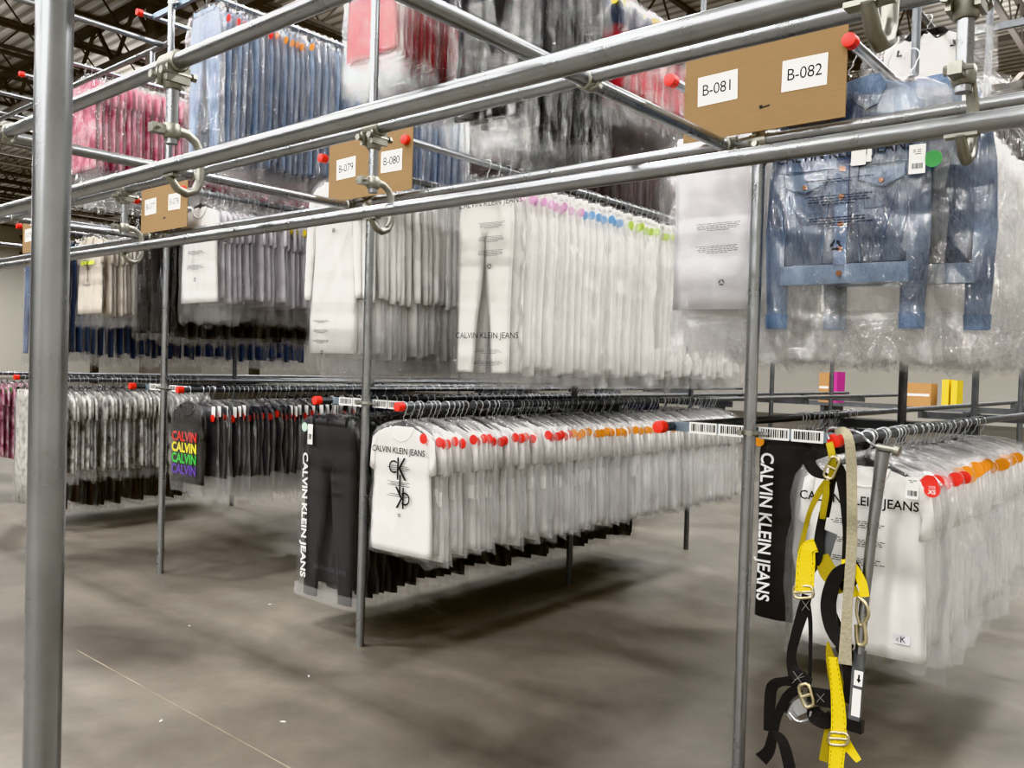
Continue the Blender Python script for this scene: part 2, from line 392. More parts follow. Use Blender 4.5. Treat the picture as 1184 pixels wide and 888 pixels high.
mb = MB(); mb.add([(-60, -34, 0), (12, -34, 0), (12, 34, 0), (-60, 34, 0)], [(0, 1, 2, 3)])
structure(obj('floor', mb, M['floor'], smooth=False))
mb = MB(); mb.add([(-60, -34, CEIL), (12, -34, CEIL), (12, 34, CEIL), (-60, 34, CEIL)], [(3, 2, 1, 0)])
structure(obj('ceiling', mb, M['deck'], smooth=False))
mb = MB(); mb.box((-24, 34.1, CEIL/2), (72, .2, CEIL)); structure(obj('wall_back', mb, M['wallpaint'], smooth=False))
mb = MB(); mb.box((-60.1, 0, CEIL/2), (.2, 68, CEIL)); structure(obj('wall_left', mb, M['wallpaint'], smooth=False))
mb = MB(); mb.box((12.1, 0, CEIL/2), (.2, 68, CEIL)); structure(obj('wall_right', mb, M['wallpaint'], smooth=False))
mb = MB(); mb.box((-24, -34.1, CEIL/2), (72, .2, CEIL)); structure(obj('wall_front', mb, M['wallpaint'], smooth=False))
# saw-cut joint in the slab
mb = MB(); mb.box((-2.6, 1.977, .0006), (4.2, .006, .0012)); structure(obj('floor_joint', mb, simple('pale_joint_filler', '#938a78', .8, var=.5, scale=3), smooth=False))
# roof joists along y, girders along x
def truss(a, b, depth, pitch, chord, web):
    mb = MB(); a, b = V(a), V(b); d = (b-a); Ln = d.length; d.normalize(); dn = V((0, 0, -depth)); s_ = d.cross(V((0, 0, 1)))
    rot = Matrix((d, s_, V((0, 0, 1)))).transposed()
    mb.box((a+b)/2, (Ln, chord, chord*.7), rot); mb.box((a+b)/2+dn, (Ln, chord, chord*.7), rot)
    k = int(Ln/pitch)
    for i in range(k):
        p0 = a+d*(i*pitch); p1 = a+d*((i+.5)*pitch)+dn; p2 = a+d*((i+1)*pitch)
        mb.tube([p0, p1], web, 4, False); mb.tube([p1, p2], web, 4, False)
    return mb
jm = None
for i in range(30):
    x = 2.0-1.9*i
    if jm is None: jm = obj('ceiling_joist', truss((0, -12, CEIL-.05), (0, 34, CEIL-.05), .75, 1.25, .11, .022), M['joist'], smooth=False).data; o = col.objects['ceiling_joist']
    else: o = link('ceiling_joist', jm)
    o.location.x = x; structure(o)
for y in (-4., 8.6, 21.2, 33.):
    o = obj('ceiling_girder', truss((-60, y, CEIL-.5), (12, y, CEIL-.5), 1.05, 1.9, .2, .05), M['joist'], smooth=False); structure(o)
for y in (8.6, 21.2):
    for x in (-17.2, -33, -49):
        mb = MB(); mb.box((x, y, CEIL/2), (.34, .34, CEIL)); structure(obj('building_column', mb, M['joist'], smooth=False))

# ---------------------------------------------------------------- pipe frame
def pipe(name, a, b, r, label, group=None, mat='steel', seg=16, parts=()):
    a, b = V(a), V(b); root = b-a
    mb = MB(); mb.tube([(0, 0, 0), b-a], r, seg)
    o = obj(name, mb, M[mat], loc=a); tag(o, label, 'pipe', group); return o
def collar(parent, z_or_pt, axis, r=RP, ln=.07, mat='cast'):
    """clamp around a pipe: split sleeve with two bolts, in parent's coordinates"""
    c = V(z_or_pt); ax = {'x': V((1, 0, 0)), 'y': V((0, 1, 0)), 'z': V((0, 0, 1))}[axis]
    mb = MB(); mb.tube([c-ax*ln/2, c-ax*ln*.42, c+ax*ln*.42, c+ax*ln/2], [r*1.12, r*1.3, r*1.3, r*1.12], 16)
    s1 = V((0, -1, 0)) if axis != 'y' else V((1, 0, 0))
    s2 = ax.cross(s1)
    for q in (-1, 1):
        mb.tube([c+s1*r*1.0+s2*q*r*1.1-s1*.01, c+s1*r*2.0+s2*q*r*.9], .007, 6)
        mb.tube([c+s1*r*1.7+s2*q*r*.9, c+s1*r*2.0+s2*q*r*.9], .012, 6)
    return obj('pipe_clamp', mb, M[mat], parent)

# front posts, floor to above the third level
names_post = {'81': 'beside the yellow safety harness', '79': 'between the lower black trousers and the printed white T-shirt', '77': 'beside the rainbow printed black T-shirt', '75': 'hidden behind the thick near post, at the far end'}
front_posts = {}
for k in ('81', '79', '77', '75'):
    o = pipe('rack_post', (XP[k], FRONT, 0), (XP[k], FRONT, 5.4), RP, 'slim galvanised rack post ' + names_post[k])
    o['category'] = 'post'; collar(o, (0, 0, ZC-.06), 'z'); collar(o, (0, 0, Z1), 'z', ln=.022); front_posts[k] = o
o = pipe('rack_post', (-1.26, .483, 0), (-1.26, .483, 3.2), .0242, 'thick looking near galvanised post running the full height of the photo', seg=32); o['category'] = 'post'
# rear posts
for k in ('81', '79', '77', '75'):
    for j, y in enumerate((5.08, 6.85, 8.6, 10.35)):
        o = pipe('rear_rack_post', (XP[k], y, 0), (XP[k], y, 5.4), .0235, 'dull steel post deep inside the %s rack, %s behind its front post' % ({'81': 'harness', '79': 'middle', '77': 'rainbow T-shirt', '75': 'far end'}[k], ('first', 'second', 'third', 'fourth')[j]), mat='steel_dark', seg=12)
        o['category'] = 'post'
        for z in (Z1, Z2, Z3):
            mb = MB(); mb.box((0, .03, z-.045), (2*E+.06, .03, .05)); obj('cross_bar', mb, M['steel_dark'], o, smooth=False)
# upper pipes of the aisle frame (along x)
def tee_parts(o, xs, axis='x'):
    for x in xs: collar(o, (x, 0, 0), axis)
C1 = pipe('frame_pipe', (-14.5, FRONT, ZC), (1.6, FRONT, ZC), RP, 'galvanised frame pipe on top of the front posts, just under the cardboard signs')
for k in ('81', '79', '77', '75'): collar(C1, (XP[k]+14.5, 0, 0), 'x')
B2 = pipe('frame_pipe', (-14.5, YB, ZC), (1.6, YB, ZC), RP, 'galvanised frame pipe across the picture just above the cardboard signs, lower of the upper pair')
A = pipe('frame_pipe', (-3.88, YA, ZC), (1.6, YA, ZC), RP, 'galvanised frame pipe nearest the ceiling, crossing the upper left corner', seg=24)
collar(A, (.03, 0, 0), 'x')
C2 = pipe('trolley_rail', (-14.5, YB, ZT2), (1.6, YB, ZT2), RP, 'galvanised trolley rail across the picture, lower front pipe of the lower pair')
B1 = pipe('trolley_rail', (-14.5, YA, ZT1), (1.6, YA, ZT1), RP, 'galvanised trolley rail across the picture, thick front pipe of the upper pair', seg=24)
for o in (C2, B1): o['category'] = 'rail'
for i, (x, lb) in enumerate(((-1.541, 'running down to the B-081 sign'), (-3.853, 'ending beside the B-079 sign'), (-6.165, 'ending left of the B-077 sign'))):
    o = pipe('cross_pipe', (x, -.6, ZC-.012), (x, FRONT-.03, ZC-.012), RP*.98, 'galvanised cross pipe of the aisle frame ' + lb)
    collar(o, (0, YB+.6, 0), 'y', ln=.05); collar(o, (0, FRONT+.56, 0), 'y', ln=.045)
    if i: collar(o, (0, YA+.6, 0), 'y', ln=.05)
# upper storey frame seen far left
o = pipe('frame_pipe', (-14.5, FRONT, 3.9), (-6.02, FRONT, 3.9), .021, 'pale upper frame pipe against the ceiling, ending at the far rack post')
mb = MB(); mb.tube([(8.23, 0, 0), (8.23, 0, -.22)], .02, 10); obj('drop_pipe', mb, M['steel'], o)
pipe('cross_pipe', (-6.1, .6, 3.9), (-6.1, FRONT, 3.9), .021, 'thin upper cross pipe against the dark ceiling beside the blue jeans')
pipe('cross_pipe', (-8.4, .6, 3.9), (-8.4, FRONT, 3.9), .021, 'thin upper cross pipe at the left picture edge behind the near post')

def drop(x, y, zr, label, first=[None]):
    """short hanging pipe with a tee clamp on top and a bent cast hook that carries the trolley rail"""
    r = empty('drop_hanger', (x, y, ZC)); tag(r, label, 'hanger bracket', 'drop hangers of the trolley rails')
    if first[0]:
        for ch in first[0].children:
            c = ch.copy(); col.objects.link(c); c.parent = r
        return r
    dz = zr-ZC
    mb = MB(); mb.tube([(-.045, 0, 0), (-.04, 0, 0), (.04, 0, 0), (.045, 0, 0)], [.028, .033, .033, .028], 18)
    mb.tube([(0, 0, -.02), (0, 0, -.075), (0, 0, -.08)], [.030, .028, .024], 16)
    for q in (-.032, .032): mb.tube([(q, -.05, -.038), (q, .05, -.038)], .007, 6); mb.tube([(q, -.056, -.038), (q, -.044, -.038)], .013, 6); mb.tube([(q, .044, -.038), (q, .056, -.038)], .013, 6)
    mb.box((-.03, 0, -.04), (.012, .075, .05)); mb.box((.03, 0, -.04), (.012, .075, .05))
    obj('tee_clamp', mb, M['cast'], r)
    mb = MB(); mb.tube([(0, 0, -.05), (0, 0, -.245)], .0185, 16); obj('stub_pipe', mb, M['steel'], r)
    mb = MB(); mb.tube([(0, 0, -.185), (0, 0, -.192), (0, 0, -.222), (0, 0, -.229)], [.022, .027, .027, .022], 16)
    mb.box((-.005, -.04, -.205), (.03, .05, .028)); mb.tube([(-.03, -.05, -.205), (.03, -.05, -.205)], .006, 6); mb.tube([(-.03, -.05, -.205), (-.018, -.05, -.205)], .012, 6)
    pts = [(0, .02, -.203), (0, .05, -.205), (0, .078, -.222), (0, .094, -.25), (0, .096, -.30), (0, .094, -.345), (0, .08, -.374), (0, .05, -.387), (0, .022, -.378), (0, .0, -.352), (0, -.012, -.342)]
    mb.tube(pts, [.015, .014, .0135, .0135, .0135, .0135, .0135, .0135, .013, .012, .010], 12)
    mb.box((0, 0, -.342), (.07, .026, .008))
    obj('rail_hook', mb, M['cast'], r); first[0] = r
    return r
drop(-2.50, YA, ZT1, 'drop pipe with cast hook in front of the upper blue jeans')
drop(-.43, YA, ZT1, 'drop pipe with cast hook right above the B-082 card')
drop(-4.59, YB, ZT2, 'drop pipe with cast hook left of the B-077 sign')
drop(-2.54, YB, ZT2, 'drop pipe with cast hook in front of the sign with B-079 and B-080')
drop(-.49, YB, ZT2, 'drop pipe with cast hook right of the upper denim jacket')

# ---------------------------------------------------------------- garment rails with red end caps
LEV = {1: (Z1, 'lower'), 2: (Z2, 'upper'), 3: (Z3, 'top')}
RAILX = {}
for k in ('81', '79', '77', '75', '73'):
    RAILX[k] = XP[k]-E; RAILX['%d' % (int(k)+1)] = XP[k]+E
place_words = {'82': 'right hand rail of the harness rack', '81': 'left hand rail of the harness rack', '80': 'right hand rail of the middle rack', '79': 'left hand rail of the middle rack',
               '78': 'right hand rail of the rainbow T-shirt rack', '77': 'left hand rail of the rainbow T-shirt rack', '76': 'right hand rail of the far left rack', '75': 'left hand rail of the far left rack', '74': 'rail beyond the far left rack'}
capmb = MB(); capmb.tube([(0, -.03, 0), (0, -.028, 0), (0, -.0, 0), (0, .012, 0)], [.017, .0245, .0255, .0255], 20); cap_me = capmb.mesh('end_cap'); cap_me.materials.append(M['red']); smooth_by_angle(cap_me)
for k, x in RAILX.items():
    if k == '73': continue
    for lv, (z, w) in LEV.items():
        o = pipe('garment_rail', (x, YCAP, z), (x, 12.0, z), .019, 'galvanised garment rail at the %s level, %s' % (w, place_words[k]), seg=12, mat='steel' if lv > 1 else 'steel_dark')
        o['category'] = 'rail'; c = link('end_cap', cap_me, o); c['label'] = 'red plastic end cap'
# barcode bars between the rails
def barcode_bar(k, z, label, lab=True):
    o = empty('barcode_bar', (XP[k], FRONT+.045, z)); tag(o, label, 'bar')
    mb = MB(); mb.box((0, 0, 0), (2*E-.02, .03, .038)); obj('bar', mb, M['bar'], o, smooth=False)
    if lab:
        for i, x in enumerate((-.215, -.085, .085, .215)):
            mb = MB(); barcode(mb, x, -.0165, 0, .122, .046, seed=i+ord(k[1])); obj('barcode_label', mb, None, o, smooth=False)
    mb = MB(); mb.tube([(0, -.045, -.006), (0, -.045, .006)], .028, 16); mb.box((.045, -.02, 0), (.05, .04, .012)); obj('post_clamp', mb, M['chrome'], o)
    return o
barcode_bar('81', Z1, 'blue grey bar with white barcode labels beside the hanging safety harness')
barcode_bar('79', Z1, 'blue grey bar with white barcode labels above the black trousers and printed white T-shirt')
barcode_bar('77', Z1, 'blue grey bar with white barcode labels above the rainbow printed black T-shirt')
barcode_bar('77', Z3, 'pale blue cross bar high against the ceiling left of the blue jeans', False)
# cardboard bay signs
def sign(k, codes, label, x0, x1, cards):
    cx = (x0+x1)/2; w = (x1-x0)/2; zc = 2.678
    o = empty('cardboard_sign', (cx, YCAP, zc)); tag(o, label, 'sign')
    mb = MB(); mb.box((0, 0, 0), (2*w, .006, .325)); bd = obj('board', mb, M['card'], o, smooth=False)
    mb = MB(); mb.box((.02, -.0034, -.075), (.04, .001, .006), Matrix.Rotation(-.15, 3, 'Y')); mb.box((.005, -.0034, -.071), (.012, .001, .009)); obj('hand_slot', mb, M['ink'], bd, smooth=False)
    for i, (c, (px, py)) in enumerate(zip(codes, cards)):
        q = at(px, py, YCAP-.0045); cw, ch = .084, .057
        mb = MB(); mb.add([(-cw, 0, -ch), (cw, 0, -ch), (cw, 0, ch), (-cw, 0, ch)], [(0, 1, 2, 3)])
        card = obj('location_card', mb, M['paper'], o, loc=(q.x-cx, -.0045, q.z-zc), smooth=False); card.rotation_euler.y = (-.02, .015)[i]
        mb = MB(); put_text(mb, c, .062, 0, -.001, 0, spacing=.95, sx=.95); obj('printed_code', mb, M['ink'], card, smooth=False)
sign('81', ('B-081', 'B-082'), 'brown cardboard sign with white cards reading B-081 and B-082', -1.715, -1.075, ((829.5, 102), (930, 84)))
sign('79', ('B-079', 'B-080'), 'brown cardboard sign with white cards reading B-079 and B-080', -4.01, -3.31, ((400, 194.5), (452.5, 186)))
sign('77', ('B-077', 'B-078'), 'brown cardboard sign with white cards reading B-077 and B-078', -6.27, -5.60, ((174, 239), (201.5, 233)))
sign('75', ('B-075', 'B-076'), 'brown cardboard sign with a white B-075 card mostly hidden by the near post', -8.56, -7.96, ((33, 272), (60, 266)))

# ---------------------------------------------------------------- garments
def hanger_parts(kind, seed):
    """(plastic mesh, hook mesh): hook over the rail at the origin"""
    hk = MB(); pts = []
    for i in range(11):
        a = math.radians(200-i*25); pts.append((.0, 0, 0)) if False else pts.append((.0265*math.cos(a), 0, .0265*math.sin(a)))
    pts += [(.012, 0, -.042), (0, 0, -.052), (0, 0, -.095)]
    hk.tube(pts, .0028, 5)
    hb = MB()
    if kind == 'shoulder':
        for s_ in (-1, 1):
            hb.panel([((0, -.080), (0, -.110), .004), ((s_*.05, -.086), (s_*.05, -.118), .004), ((s_*.12, -.110), (s_*.12, -.134), .004), ((s_*.19, -.145), (s_*.19, -.160), .004)], 2, 0)
        hb.panel([((-.012, -.072), (.012, -.072), .006), ((-.035, -.10), (.035, -.10), .006), ((-.045, -.125), (.045, -.125), .006)], 2, 0)
    else:
        hb.box((0, 0, -.098), (.34, .006, .012)); hb.box((0, 0, -.09), (.05, .007, .02))
        for s_ in (-1, 1): hb.box((s_*.15, 0, -.112), (.03, .022, .04))
    return hb, hk
def tee(seed, L=.68, w=.235, wide=True, neck=True, sleeve=.17):
    mb = MB(); t = -.105
    rows = [((-.085, t), (.085, t), .004), ((-.13, t-.014), (.13, t-.014), .007), ((-.185, t-.035), (.185, t-.035), .010), ((-w+.01, t-.08), (w-.01, t-.08), .012),
            ((-w+.015, t-.18), (w-.015, t-.18), .013), ((-w+.012, t-L*.45), (w-.012, t-L*.45), .013), ((-w, t-L*.7), (w, t-L*.7), .013), ((-w-.005, t-L*.93), (w+.005, t-L*.93), .013), ((-w-.008, t-L), (w+.008, t-L+.006), .012)]
    mb.panel(rows, 12, .011, seed)
    for s_ in (-1, 1):
        a = [((s_*.175, t-.028), (s_*(w-.03), t-.16), .009), ((s_*(w), t-.065), (s_*(w-.025), t-.18), .010), ((s_*(w+.012), t-.06-sleeve*.5), (s_*(w-.03), t-.10-sleeve*.65), .010), ((s_*(w+.02), t-.06-sleeve), (s_*(w-.035), t-.085-sleeve), .009)]
        mb.panel(a, 4, .004, seed+s_, y0=-.002)
    pts = [(.085*math.cos(a), -.012, t-.002-.075*max(0, math.sin(a))) for a in [PI*i/10 for i in range(11)]]
    mb.tube(pts, .006, 5)
    return mb
def long_sleeve(seed, L=1.02, w=.215, k=1.):
    t = -.105
    mb = MB()
    mb.panel([((-.085, t), (.085, t), .004*k), ((-.13, t-.014), (.13, t-.014), .007*k), ((-.185, t-.035), (.185, t-.035), .010*k), ((-w+.01, t-.09), (w-.01, t-.09), .012*k), ((-w+.02, t-.2), (w-.02, t-.2), .013*k), ((-w+.025, t-L*.4), (w-.025, t-L*.4), .013*k), ((-w+.01, t-L*.6), (w-.01, t-L*.6), .013*k), ((-w, t-L*.8), (w, t-L*.8), .013*k), ((-w, t-L), (w, t-L), .012*k)], 9, .008, seed)
    for s_ in (-1, 1):
        mb.panel([((s_*.165, t-.028), (s_*.15, t-.15), .010*k), ((s_*.225, t-.08), (s_*.165, t-.2), .014*k), ((s_*.245, t-.3), (s_*.17, t-.3), .014*k), ((s_*.25, t-.5), (s_*.185, t-.5), .013*k), ((s_*.255, t-.66), (s_*.20, t-.66), .011*k), ((s_*.25, t-.70), (s_*.205, t-.70), .012*k)], 4, .006, seed+s_, y0=-.008)
    mb.tube([(.085*math.cos(a), -.012, t-.002-.07*max(0, math.sin(a))) for a in [PI*i/10 for i in range(11)]], .006, 5)
    return mb
def pants(seed, L=1.05, w=.185, hem=.075, th=.014, gap=.01, fly=True):
    mb = MB(); t = -.115; cz = t-.29
    mb.panel([((-w+.02, t), (w-.02, t), th*.8), ((-w+.018, t-.035), (w-.018, t-.035), th), ((-w, t-.16), (w, t-.16), th*1.1), ((-w-.008, t-.22), (w+.008, t-.22), th*1.1), ((-w-.006, t-.27), (w+.006, t-.27), th*.8), ((-w, t-.31), (w, t-.31), th*.3)], 10, .005, seed)
    for s_ in (-1, 1):
        mb.panel([((s_*(w-.02), t-.10), (s_*.0, t-.10), th*.4), ((s_*(w+.004), t-.18), (s_*.0, t-.18), th*.95), ((s_*(w+.008), t-.25), (s_*-.001, t-.25), th*1.12), ((s_*(w+.008), t-.33), (s_*.003, t-.33), th*1.1), ((s_*(w+.004), t-.45), (s_*gap*1.6, t-.45), th), ((s_*(w+.0), t-.62), (s_*(gap*2+.012), t-.62), th), ((s_*(w-.002), t-.8), (s_*(w-.002-hem*1.7), t-.8), th), ((s_*w, t-L+.02), (s_*(w-hem*1.5), t-L+.02), th*.9), ((s_*w, t-L), (s_*(w-hem*1.5), t-L), th*.9)], 5, .005, seed)
    mb.panel([((-w+.016, t+.002), (w-.016, t+.002), th*.9+.002), ((-w+.014, t-.034), (w-.014, t-.034), th+.002)], 6, .0, seed)
    for x in (-w*.65, -.02, w*.65): mb.box((x, -th-.002, t-.016), (.012, .006, .045))
    return mb
def folded(seed, L=.95, w=.19, th=.02):
    """long garment seen mostly from its edge and hem"""
    mb = MB(); t = -.115
    mb.panel([((-w, t), (w, t), th*.6), ((-w-.01, t-.1), (w+.01, t-.1), th), ((-w, t-.4*L), (w, t-.4*L), th), ((-w, t-.72*L), (w, t-.72*L), th), ((-w, t-L), (w, t-L), th)], 8, .008, seed)
    return mb
def bag(seed, zb=-.88, w=.275, th=.026, rag=.03, top=-.068, n=12, flare=0., cr=.012):
    """thin bag over a hanger: many creased facets, open at the hem"""
    mb = MB(); rr = random.Random(seed); rows = []
    def rw(z, ww, t_): rows.append(((-ww+rr.uniform(-.01, .01), z), (ww+rr.uniform(-.01, .01), z+rr.uniform(-.01, .01)), t_, rr.uniform(-.004, .004)))
    rw(top, .02, .006); rw(top-.022, w*.5, .010); rw(top-.05, w*.80, .015); rw(top-.09, w*.95, th*.85)
    k = max(7, int((top-.09-zb)/.085))
    for i in range(1, k+1):
        z = top-.09+(zb-(top-.09))*i/k
        rw(z, w+flare*i/k+rr.uniform(-.008, .008), th*(1 if i < k else .8))
    mb.panel(rows, n, cr, seed*1.7+3, caps=False, fold=12., rag=rag)
    vs = []
    for (x, y, z) in mb.v:                     # creases run mostly down and across the film
        q = V((x*9+seed, z*6, y*20+seed*2)); c = abs(noise.noise(q))*1.2-.3+abs(noise.noise(q*2.3))*.6-.15
        side = 1 if y > 0 else -1
        vs.append((x+noise.noise(q*1.7)*cr*.8, y+side*max(-.4, c)*cr*1.1, z+noise.noise(q*1.3+V((9, 0, 0)))*cr*1.2))
    mb.v = vs
    return mb
def variants(fn, mats, n, name, **kw):
    out = []
    for i in range(n):
        mb = fn(i*3.1+hash(name) % 7 if False else i*3.1+len(name), **kw); mb.slots = [mats]; me = mb.mesh(name, fn is not bag)
        out.append(me)
    return out
HG = {}
for kd in ('shoulder', 'clip'):
    hb, hk = hanger_parts(kd, 0)
    hb.slots = [M['black']]; hk.slots = [M['wire']]
    a = hb.mesh('hanger', False); b = hk.mesh('hook')
    c = MB(); c.use(M['black']); c.add(hb.v, hb.f); c.use(M['wire']); c.add(hk.v, hk.f)
    HG[kd] = (a, b, c.mesh('hanger', True))
def sticker_mesh(mat, r=.027):
    mb = MB(); mb.disc((0, 0, 0), r, .002, 18); me = mb.mesh('size_sticker', False); me.materials.append(M[mat]); return me
SM = {k: sticker_mesh(k) for k in ('red_s', 'orange', 'yellow_s', 'pink_s', 'blue_s', 'lime_s', 'green', 'mint')}
paper_tag = MB(); paper_tag.use(M['paper']); paper_tag.box((0, 0, 0), (.045, .002, .075)); TAGM = paper_tag.mesh('paper_tag', False)

def garment(name, me, bme, hk, loc, label, cat, group=None, sticker=None, st_pos=(.20, -.03, -.17), rot=0., sc_=(1, 1, 1), split=True, ptag=None, tilt=0.):
    o = link(name, me, loc=loc); o.rotation_euler = (0, tilt, rot); o.scale = sc_; tag(o, label, cat, group)
    if bme: link('plastic_bag', bme, o)
    if split:
        h = link('hanger', HG[hk][0], o); link('hook', HG[hk][1], h)
    else: link('hanger', HG[hk][2], o)
    if sticker:
        s_ = link('size_sticker', SM[sticker], o); s_.location = st_pos
    if ptag:
        s_ = link('paper_tag', TAGM, o); s_.location = ptag
    return o
def row(rail, lv, ys, name, meshes, bags, hk, label, cat, group, sticker=None, split=False, jit=1., st_pos=(.20, -.03, -.17), ptag=None, seed=1, tag_p=1., rotb=0.):
    """one copy per place along the rail, each an object with parts of its own"""
    rr = random.Random(seed+int(rail)*10+lv)
    x, z = RAILX[rail], LEV[lv][0]
    for i, y in enumerate(ys):
        st = sticker(i, y) if callable(sticker) else sticker
        if rr.random() > tag_p: st = None
        lb = label(st) if callable(label) else label
        gp = group(st) if callable(group) else group
        sp = (st_pos[0]+rr.uniform(-.015, .015), st_pos[1], st_pos[2]+rr.uniform(-.012, .012))
        garment(name, rr.choice(meshes), rr.choice(bags), hk, (x+rr.uniform(-.012, .012)*jit, y+rr.uniform(-.006, .006), z), lb, cat, gp, st, sp,
                rotb+rr.gauss(0, .035)*jit, (1+rr.uniform(-.035, .035)*jit, 1, 1+rr.uniform(-.02, .035)*jit), split, ptag if ptag and rr.random() < .6 else None, rr.gauss(0, .012)*jit)
def span(y0, y1, step, seed=0, clump=.0):
    rr = random.Random(seed); out = []; y = y0
    while y < y1: out.append(y); y += step*(1+rr.uniform(-.25, .25))+(clump if rr.random() < .1 else 0)
    return out

G = {}
G['tee'] = variants(tee, M['white'], 4, 't_shirt')
G['tee_grey'] = variants(tee, M['snow'], 4, 'printed_shirt', L=.70)
G['tee_lilac'] = variants(tee, M['lilac'], 4, 't_shirt', L=.66)
G['tee_beige'] = variants(tee, M['beige'], 4, 't_shirt', L=.70)
G['tee_pink'] = variants(tee, M['pink'], 4, 'pink_shirt', L=.80)
G['tee_rose'] = variants(tee, M['rose'], 2, 'pink_shirt', L=.80)
G['red'] = variants(tee, M['redprint'], 4, 'red_shirt', L=.62, w=.225)
G['navy'] = variants(folded, M['navy'], 3, 'navy_shirt', L=.50, w=.20)
G['long'] = variants(long_sleeve, M['white'], 4, 'long_sleeve_shirt', k=1.5)
G['white_jean'] = variants(pants, M['ivory'], 4, 'white_jeans', L=1.08, w=.22, th=.026, gap=.004, hem=.10)
G['black_pant'] = variants(pants, M['blackcloth'], 4, 'black_trousers', L=.88, th=.022, hem=.1)
G['black_top'] = variants(pants, M['blackcloth'], 4, 'black_trousers', L=1.0, th=.02, hem=.1)
G['black_pant_low'] = variants(pants, M['blackcloth'], 4, 'black_trousers', L=1.02, w=.22, hem=.115, th=.022)
G['jean'] = variants(pants, M['jean'], 4, 'blue_jeans', L=1.02, w=.20)
G['jean_dark'] = variants(pants, M['jean_dark'], 4, 'blue_jeans', L=1.05, w=.20)
G['brown'] = variants(folded, M['brown'], 3, 'brown_trousers', L=1.10)
G['plum'] = variants(folded, M['plum'], 3, 'brown_trousers', L=1.10)
G['white_fold'] = variants(folded, M['white'], 4, 'white_garment', L=.80, w=.24, th=.03)
BG = {}
def bags(key, mat, n=4, **kw): BG[key] = variants(bag, M[mat], n, 'plastic_bag'+'x'*len(BG), **kw)
bags('tee', 'bag_milky', zb=-.80, w=.27, th=.020, rag=.05)
bags('tee82', 'bag_hazy', zb=-.86, w=.275, th=.022, rag=.05)
bags('tee_up', 'bag', zb=-.90, rag=.06)
bags('long', 'bag', zb=-1.26, w=.265, rag=.04)
bags('jean_up', 'bag_milky', zb=-1.27, w=.27, rag=.06)
bags('black_up', 'bag_clear', zb=-1.05, w=.255, rag=.06)
bags('black_top', 'bag_clear', zb=-1.28, w=.27, rag=.06, cr=.018)
bags('black_low', 'bag_grey', zb=-1.19, w=.265, rag=.03)
bags('blue', 'bag_veil', zb=-1.30, w=.27, rag=.06)
bags('red', 'bag_veil', zb=-.93, w=.285, rag=.06)
bags('pink', 'bag_veil', zb=-1.22, w=.29, rag=.06)
bags('snow', 'bag', zb=-.88, w=.27, rag=.04)
bags('long_brown', 'bag', zb=-1.26, w=.25, rag=.05)
bags('navy', 'bag_milky', zb=-.78, w=.24, rag=.08)
bags('white82', 'bag_white', zb=-1.08, w=.30, th=.04, rag=.08, cr=.028, n=14)
bags('jeans75', 'bag', zb=-1.26, w=.25, rag=.05)

def prnt(parent, name='printed_text', mat=None, fn=None, **kw):
    mb = MB(); fn(mb); o = obj(name, mb, mat, parent, smooth=False)
    return o
def flat_bag(seed, zb, w, th=.022, mat='bag', rag=.01, top=-.068, n=10):
    mb = bag(seed, zb, w, th, rag, top, n, cr=.006 if mat in ('bag', 'bag_grey') else .016); mb.slots = [M[mat]]; return mb.mesh('plastic_bag', mat in ('bag_grey', 'bag'))
BRAND = 'CALVIN KLEIN JEANS'

# ---- lower level, middle rack, right rail: white printed T-shirts
lb80 = {'red_s': 'white T-shirt in clear bag, red disc, lower middle row behind the printed T-shirt', 'orange': 'white T-shirt in clear bag, orange disc, far half of the lower middle row',
        None: 'white T-shirt in clear bag, no disc, far end of the lower middle row'}
gp80 = {'red_s': 'white T-shirts with red discs in the middle row', 'orange': 'white T-shirts with orange discs in the middle row', None: 'white T-shirts without discs in the middle row'}
def st80(i, y): return 'red_s' if y < 4.25 else 'orange' if y < 5.6 else None
row('80', 1, span(3.115, 6.6, .039, 3, .03), 't_shirt', G['tee'], BG['tee'], 'shoulder', lambda s: lb80[s], 'T-shirt', lambda s: gp80[s], st80, False, seed=3, st_pos=(.225, -.014, -.185), ptag=(.21, -.017, -.46))
o = garment('t_shirt', G['tee'][0], flat_bag(5, -.80, .255, .02, 'bag'), 'shoulder', (RAILX['80'], 3.062, Z1), 'white T-shirt with black chest lettering and tall monogram, front of the lower middle row', 'T-shirt', sticker='red_s', st_pos=(.185, -.032, -.155), rot=.02)
def f(mb):
    put_text(mb, BRAND, .047, -.01, -.0265, -.235, sx=.92, bold=.0006)
    put_text(mb, 'K', .175, .02, -.0265, -.335, sx=.72); put_text(mb, 'C', .10, -.045, -.0265, -.325)
    put_text(mb, 'K', .165, .015, -.0265, -.475, sx=.72, rot=PI); put_text(mb, 'C', .10, .06, -.0265, -.48, rot=PI); mb.box((.012, -.0263, -.41), (.012, .0004, .10))
    for i, z in enumerate((-.315, -.325, -.335, -.40, -.409, -.418, -.465, -.475)): mb.box((-.0, -.0262, z), (.17 if i % 2 else .13, .0004, .0028))
    recycle(mb, .012, -.0265, -.575, .014)
prnt(o, 'printed_text', M['ink'], f)
